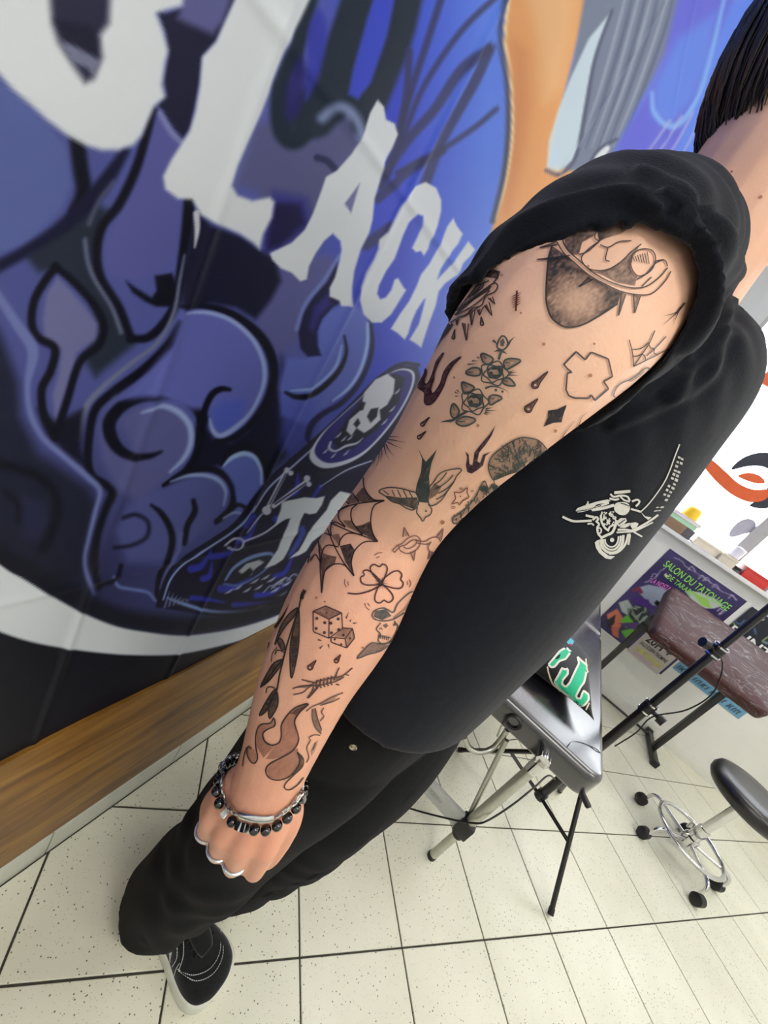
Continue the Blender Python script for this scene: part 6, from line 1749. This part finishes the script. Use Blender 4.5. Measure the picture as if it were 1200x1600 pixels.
po1 = poster('convention_poster', .696, 1.20, .375, 1.08, (50, 42, 88), paint1, 'large violet tattoo convention poster with green title under the sill')
m_tgreen = mat('green_ink', (140, 214, 92), .5, var=.03); m_tpink = mat('pink_ink', (226, 120, 196), .5, var=.03); m_twhite = mat('white_ink', (232, 232, 232), .5, var=.02); m_tblack = mat('black_ink', (24, 24, 28), .5, var=.05); m_tyel = mat('yellow_ink', (214, 210, 60), .5, var=.05); m_tlilac = mat('lilac_ink', (200, 150, 190), .5, var=.05)
yy = PYW - .004
text_mesh('title', 'SALON DU TATOUAGE', (.735, yy, .968), (1.168, yy, .962), .046, m_tgreen, po1, off=.001, bold=.012)
text_mesh('title', 'DE TARARE', (.80, yy, .915), (.975, yy, .912), .034, m_tgreen, po1, off=.001, bold=.01)
text_mesh('subtitle', "LA NOSTALG'INK", (.752, yy, .832), (.945, yy, .868), .036, m_tpink, po1, off=.001, bold=.012)


def paint2(P):
    P.poly((150, 190, 120), [(96, 70), (96, 58), (106, 56), (110, 70)], 4, .5); P.line((196, 140, 186), [(99, 38.5), (104, 39), (108, 38.2), (112, 38.8)], .9, .5, .8)


po2 = poster('small_poster', .955, 1.185, .362, .690, (188, 180, 174), paint2, 'small grey poster with black and yellow lettering below the arm rest', lift=.004)
text_mesh('date', '20H +', (.985, yy, .500), (1.15, yy, .500), .060, m_tblack, po2, off=.005, bold=.02)
text_mesh('line', 'SALLE JOSEPH TRIOMPHE', (.975, yy, .458), (1.165, yy, .458), .028, m_tblack, po2, off=.005, bold=.008)
text_mesh('line', 'GASTROVAGO', (.985, yy, .405), (1.165, yy, .405), .036, m_tyel, po2, off=.005, bold=.015)


def paint3(P):
    rg = np.random.RandomState(6)
    for k in range(26):
        x_ = 123 + k * 1.6
        if k % 7 != 6: P.line((34, 44, 60), [(x_, 48.2), (x_ + rg.uniform(-.5, .5), 49.6), (x_ + rg.uniform(.2, 1.), 51)], .7, .3)
    P.poly((60, 58, 64), [(121, 54), (166, 54), (166, 80), (121, 80)], 1)
    for k in range(30):
        q = (rg.uniform(123, 164), rg.uniform(55, 78)); P.disc([(190, 150, 70), (120, 150, 170), (210, 190, 150), (40, 40, 46)][k % 4], q, rg.uniform(1, 2.4), 1, .8)


po3 = poster('blue_poster', 1.215, 1.66, .462, .80, (104, 156, 190), paint3, 'blue-edged poster mostly hidden behind the arm rest')


def paint4(P):
    rg = np.random.RandomState(9)
    P.poly((196, 196, 184), [(123, 62), (176, 62), (176, 86), (123, 86)], 1.5)
    P.disc((210, 196, 150), (132, 104.5), .9, .4)
    for k in range(14):
        q = np.array((rg.uniform(126, 172), rg.uniform(93, 103))); P.line([(90, 120, 170), (150, 170, 110), (180, 160, 90), (110, 140, 160)][k % 4], [tuple(q), tuple(q + rg.uniform(-5, 5, 2)), tuple(q + rg.uniform(-6, 6, 2))], .7, .4)
    for k in range(16):
        q = np.array((rg.uniform(126, 172), rg.uniform(64, 82))); P.line([(90, 90, 80), (190, 160, 60), (130, 140, 120)][k % 3], [tuple(q), tuple(q + rg.uniform(-6, 6, 2)), tuple(q + rg.uniform(-6, 6, 2))], 1.2, .6)


po4 = poster('dark_poster', 1.236, 1.76, .62, 1.072, (34, 38, 50), paint4, 'black poster with white capital lettering at the right of the wall', lift=.004)
text_mesh('title', 'PUNTA', (1.25, yy, .868), (1.56, yy, .868), .056, m_twhite, po4, off=.005, bold=.02)
# ------------------------------------------------------------------ window
def pane_material():
    m = bpy.data.materials.new('window_glass'); m.use_nodes = True
    nt = m.node_tree; L = nt.links.new
    for n in list(nt.nodes):
        if n.type != 'OUTPUT_MATERIAL': nt.nodes.remove(n)
    out = [n for n in nt.nodes if n.type == 'OUTPUT_MATERIAL'][0]
    tr_ = nt.nodes.new('ShaderNodeBsdfTransparent'); gl = nt.nodes.new('ShaderNodeBsdfGlossy'); gl.inputs['Roughness'].default_value = .05
    df = nt.nodes.new('ShaderNodeBsdfDiffuse'); df.inputs['Color'].default_value = (.35, .36, .38, 1)
    m1 = nt.nodes.new('ShaderNodeMixShader'); m1.inputs[0].default_value = .04; L(tr_.outputs[0], m1.inputs[1]); L(gl.outputs[0], m1.inputs[2])
    tc = nt.nodes.new('ShaderNodeTexCoord')
    vo = nt.nodes.new('ShaderNodeTexVoronoi'); vo.inputs['Scale'].default_value = 34; L(tc.outputs['Object'], vo.inputs['Vector'])
    lt = nt.nodes.new('ShaderNodeMath'); lt.operation = 'LESS_THAN'; lt.inputs[1].default_value = .16; L(vo.outputs['Distance'], lt.inputs[0])
    nz = nt.nodes.new('ShaderNodeTexNoise'); nz.inputs['Scale'].default_value = 3.; L(tc.outputs['Object'], nz.inputs['Vector'])
    gt = nt.nodes.new('ShaderNodeMath'); gt.operation = 'GREATER_THAN'; gt.inputs[1].default_value = .54; L(nz.outputs['Fac'], gt.inputs[0])
    mu = nt.nodes.new('ShaderNodeMath'); mu.operation = 'MULTIPLY'; L(lt.outputs[0], mu.inputs[0]); L(gt.outputs[0], mu.inputs[1])
    m3 = nt.nodes.new('ShaderNodeMath'); m3.operation = 'MULTIPLY'; m3.inputs[1].default_value = .55; L(mu.outputs[0], m3.inputs[0])
    m2 = nt.nodes.new('ShaderNodeMixShader'); L(m3.outputs[0], m2.inputs[0]); L(m1.outputs[0], m2.inputs[1]); L(df.outputs[0], m2.inputs[2])
    L(m2.outputs[0], out.inputs['Surface'])
    return m


m_glass = pane_material(); m_frame = mat('grey_window_frame', (176, 176, 178), .4, var=.03)
GY = FY + .07
win = empty('window_1', (1.4, GY, WZ)); tag(win, 'bright overexposed shop window with grey mullions', kind='structure')
for x0, x1 in ((.20, .955), (1.03, 1.80), (1.86, 2.6)):
    world_child(new_box('pane', (x0, GY - .003, WZ + .03), (x1, GY + .003, 2.44), m_glass), win)
for x0, x1 in ((.20, .225), (.955, 1.03), (1.80, 1.86), (2.575, 2.6)):
    world_child(new_box('mullion', (x0, GY - .025, WZ + .0), (x1, GY + .025, 2.45), m_frame, bevel=.003), win)
world_child(new_box('frame_rail', (.2, GY - .024, WZ + .001), (2.6, GY + .024, WZ + .034), m_frame, bevel=.003), win)
# flat decal on the glass: plain sweeps of orange and black, pale patches
m_dec = {k: mat('decal_' + k, c, .45, var=.05, scale=20) for k, c in dict(orange=(226, 96, 40), black=(34, 38, 56), white=(240, 240, 240), grey=(178, 176, 190)).items()}
DY = GY - .004
def dpoly(name, pts, m, par, lift=0.):
    P = catmull([on(1, DY - lift, 1020 + x / 5.714, 660 + y / 5.714) for x, y in pts], 4, True)
    bm = bmesh.new(); a = [bm.verts.new(p) for p in P]; b = [bm.verts.new(p + np.array([0, .0006, 0])) for p in P]
    bm.faces.new(a); bm.faces.new(b[::-1]); n = len(a)
    for i in range(n): bm.faces.new((a[i], b[i], b[(i + 1) % n], a[(i + 1) % n]))
    bmesh.ops.triangulate(bm, faces=[f for f in bm.faces if len(f.verts) > 4]); bmesh.ops.recalc_face_normals(bm, faces=bm.faces)
    return world_child(build(name, bm, m), par)
dc = empty('window_decal', tuple(on(1, DY, 1190, 790))); tag(dc, 'orange and dark blue abstract sticker on the bright window', 'sticker')
dpoly('dark_sweep', [(700, 420), (800, 320), (960, 270), (1120, 300), (1220, 420), (1220, 600), (1120, 730), (980, 770), (860, 740), (980, 690), (1080, 600), (1090, 480), (1000, 400), (860, 390)], m_dec['black'], dc)
dpoly('orange_sweep', [(400, 290), (520, 330), (640, 430), (760, 540), (900, 600), (1060, 600), (1000, 690), (860, 710), (700, 640), (560, 520), (460, 400)], m_dec['orange'], dc, .0012)
dpoly('orange_fleck', [(760, 480), (860, 450), (960, 480), (1000, 540), (900, 540)], m_dec['orange'], dc, .0012)
oc = empty('oval_sticker', tuple(on(1, DY, 1160, 830))); tag(oc, 'pale grey oval sticker low on the window', 'sticker')
dpoly('oval', [(680, 1000), (720, 930), (800, 870), (880, 865), (920, 910), (890, 970), (800, 1000), (710, 1025)], m_dec['grey'], oc)
# orange shop sign board seen at the top of the glass
p_ = on(1, GY + .06, 1196, 596)
sg = new_box('sign_board', (p_[0] - .03, GY + .05, p_[2] - .02), (p_[0] + .5, GY + .07, p_[2] + .30), m_dec['orange'], bevel=.003); tag(sg, 'orange board just outside the window top', 'sign')

# ------------------------------------------------------------------ things on the sill
SZ = WZ + .0252
m_card = mat('brown_card', (150, 122, 98), .7, var=.1, scale=25); m_cream = mat('cream_card', (226, 216, 196), .6, var=.05, scale=12); m_red = mat('red_plastic', (212, 58, 52), .35, var=.08, scale=20); m_yel = mat('yellow_plastic', (246, 200, 30), .4, var=.06, scale=20); m_mint = mat('mint_paper', (190, 232, 196), .6, var=.05); m_pink = mat('pink_paper', (226, 180, 160), .6, var=.05); m_wht = mat('white_paper', (240, 240, 244), .6, var=.02); m_dgrey = mat('dark_grey_card', (96, 92, 98), .6, var=.1)
SY0 = FY - .045


def lidded_box(name, x0, x1, y0, y1, z0, z1, m1, m2, label, split=.72, cat='box'):
    r_ = empty(name, ((x0 + x1) / 2, (y0 + y1) / 2, z0)); tag(r_, label, cat)
    zs_ = z0 + (z1 - z0) * split
    world_child(new_box('body', (x0 + .002, y0 + .002, z0), (x1 - .002, y1 - .002, zs_), m1, bevel=.002), r_)
    world_child(new_box('lid', (x0, y0, zs_), (x1, y1, z1), m2, bevel=.003), r_)
    return r_


def xz(x, y): p = on(1, SY0, x, y); return p[0], p[2]
xa = xz(1030, 812)[0]; xb = xz(1078, 842)[0]
rb = empty('card_box', ((xa + xb) / 2, FY, SZ)); tag(rb, 'brown card box with a dark grey end on the sill', 'box')
world_child(new_box('sleeve', (xa, SY0, SZ), (xb - .055, SY0 + .11, SZ + .062), m_card, bevel=.002), rb); world_child(new_box('drawer_end', (xb - .055, SY0 + .001, SZ + .001), (xb, SY0 + .109, SZ + .061), m_dgrey, bevel=.002), rb)
zt = SZ + .0625
for m_, h_, dx, lab_ in ((m_mint, .028, .0, 'mint green notepad lying on the brown card box'), (m_pink, .022, .012, 'pink notepad on top of the mint one')):
    nb = empty('notepad', ((xa + xb) / 2, FY, zt)); tag(nb, lab_, 'notepad')
    world_child(new_box('pages', (xa + .015 + dx, SY0 + .006, zt + .002), (xb - .012 + dx, SY0 + .10, zt + h_ - .002), m_wht if m_ is m_pink else m_mint, bevel=.001), nb)
    world_child(new_box('cover', (xa + .012 + dx, SY0 + .004, zt + h_ - .0028), (xb - .01 + dx, SY0 + .102, zt + h_), m_, bevel=.0008), nb); world_child(new_box('back_cover', (xa + .012 + dx, SY0 + .004, zt), (xb - .01 + dx, SY0 + .102, zt + .0022), m_, bevel=.0008), nb)
    zt += h_ + .0005
xm = (xa + xb) / 2 + .02
yt = empty('yellow_tub', (xm, SY0 + .05, zt)); tag(yt, 'upturned yellow plastic tub on the notepads at the window', 'tub')
world_child(new_lathe('tub', [(.050, 0), (.049, .01), (.043, .055), (.036, .068), (.02, .073), (0, .074)], (xm, SY0 + .055, zt), m_yel, seg=28, auto=1.2), yt); world_child(new_lathe('rim', [(.050, .0), (.054, .001), (.054, .006), (.050, .008)], (xm, SY0 + .055, zt), m_yel, seg=28), yt)
xc = xz(1086, 848)[0]; xd = xz(1122, 872)[0]
lidded_box('long_box', xc, xd - .002, SY0 + .03, SY0 + .12, SZ, SZ + .055, m_cream, m_cream, 'long cream box behind the loose papers on the sill')
for k in range(3):
    pp_ = new_box('paper_sheet', (xc - .015 + .01 * k, SY0 - .004 + .001 * k, SZ + .0005 + .0012 * k), (xd - .06 + .012 * k, SY0 + .026, SZ + .0015 + .0012 * k), m_wht, rotz=(.03, -.05, .02)[k]); tag(pp_, ('bottom', 'middle', 'top')[k] + ' white sheet of the little paper pile at the sill edge', 'paper', 'loose papers on the sill')
xe = xz(1150, 884)[0]
lidded_box('cream_box', xd + .004, xe, SY0 - .002, SY0 + .10, SZ, SZ + .06, m_cream, m_cream, 'short cream box nearest the red box')
wr_ = empty('film_roll', (xe - .03, SY0 + .06, SZ + .061)); tag(wr_, 'milky translucent roll standing on the short cream box', 'roll')
world_child(new_lathe('core', [(.012, 0), (.014, .001), (.014, .075), (.012, .076)], (xe - .03, SY0 + .06, SZ + .0605), m_wht, seg=18), wr_); world_child(new_lathe('wrap', [(.030, .002), (.034, .006), (.034, .066), (.029, .071), (.0145, .070)], (xe - .03, SY0 + .06, SZ + .0605), mat('milky_film', (222, 220, 232), .25, var=.05, scale=18), seg=24), wr_)
xf = xz(1160, 895)[0]; xg = xz(1196, 920)[0]
gd = empty('desk_gadget', (xf - .02, SY0 + .02, SZ)); tag(gd, 'small dark gadget between the cream and red boxes', 'gadget')
world_child(new_box('base', (xf - .035, SY0 + .0, SZ), (xf - .006, SY0 + .09, SZ + .012), m_dgrey, bevel=.003), gd); world_child(new_box('arm', (xf - .033, SY0 + .002, SZ + .014), (xf - .008, SY0 + .088, SZ + .032), m_plastic, bevel=.005), gd); world_child(new_box('hinge', (xf - .03, SY0 + .075, SZ + .010), (xf - .011, SY0 + .086, SZ + .016), m_chrome), gd)
lidded_box('red_box', xf, xg, SY0 - .002, SY0 + .12, SZ, SZ + .065, m_red, m_red, 'red plastic box on the sill by the mullion', .8)
lidded_box('white_box', xg + .01, xg + .16, SY0 + .0, SY0 + .12, SZ, SZ + .05, m_wht, m_wht, 'white box at the right end of the sill beyond the red one')
# yellow clip behind the shirt on the wall
p_ = on(1, FY, 950, 908)
yc = empty('wall_clip', tuple(p_)); tag(yc, 'small yellow clip on the white wall above the table end', 'clip')
world_child(new_box('clip_body', (p_[0] - .022, FY - .016, p_[2] - .02), (p_[0] + .018, FY - .0005, p_[2] + .02), m_yel, bevel=.006), yc); world_child(new_box('clip_lever', (p_[0] - .012, FY - .024, p_[2] - .008), (p_[0] + .01, FY - .0155, p_[2] + .016), m_yel, bevel=.003), yc)
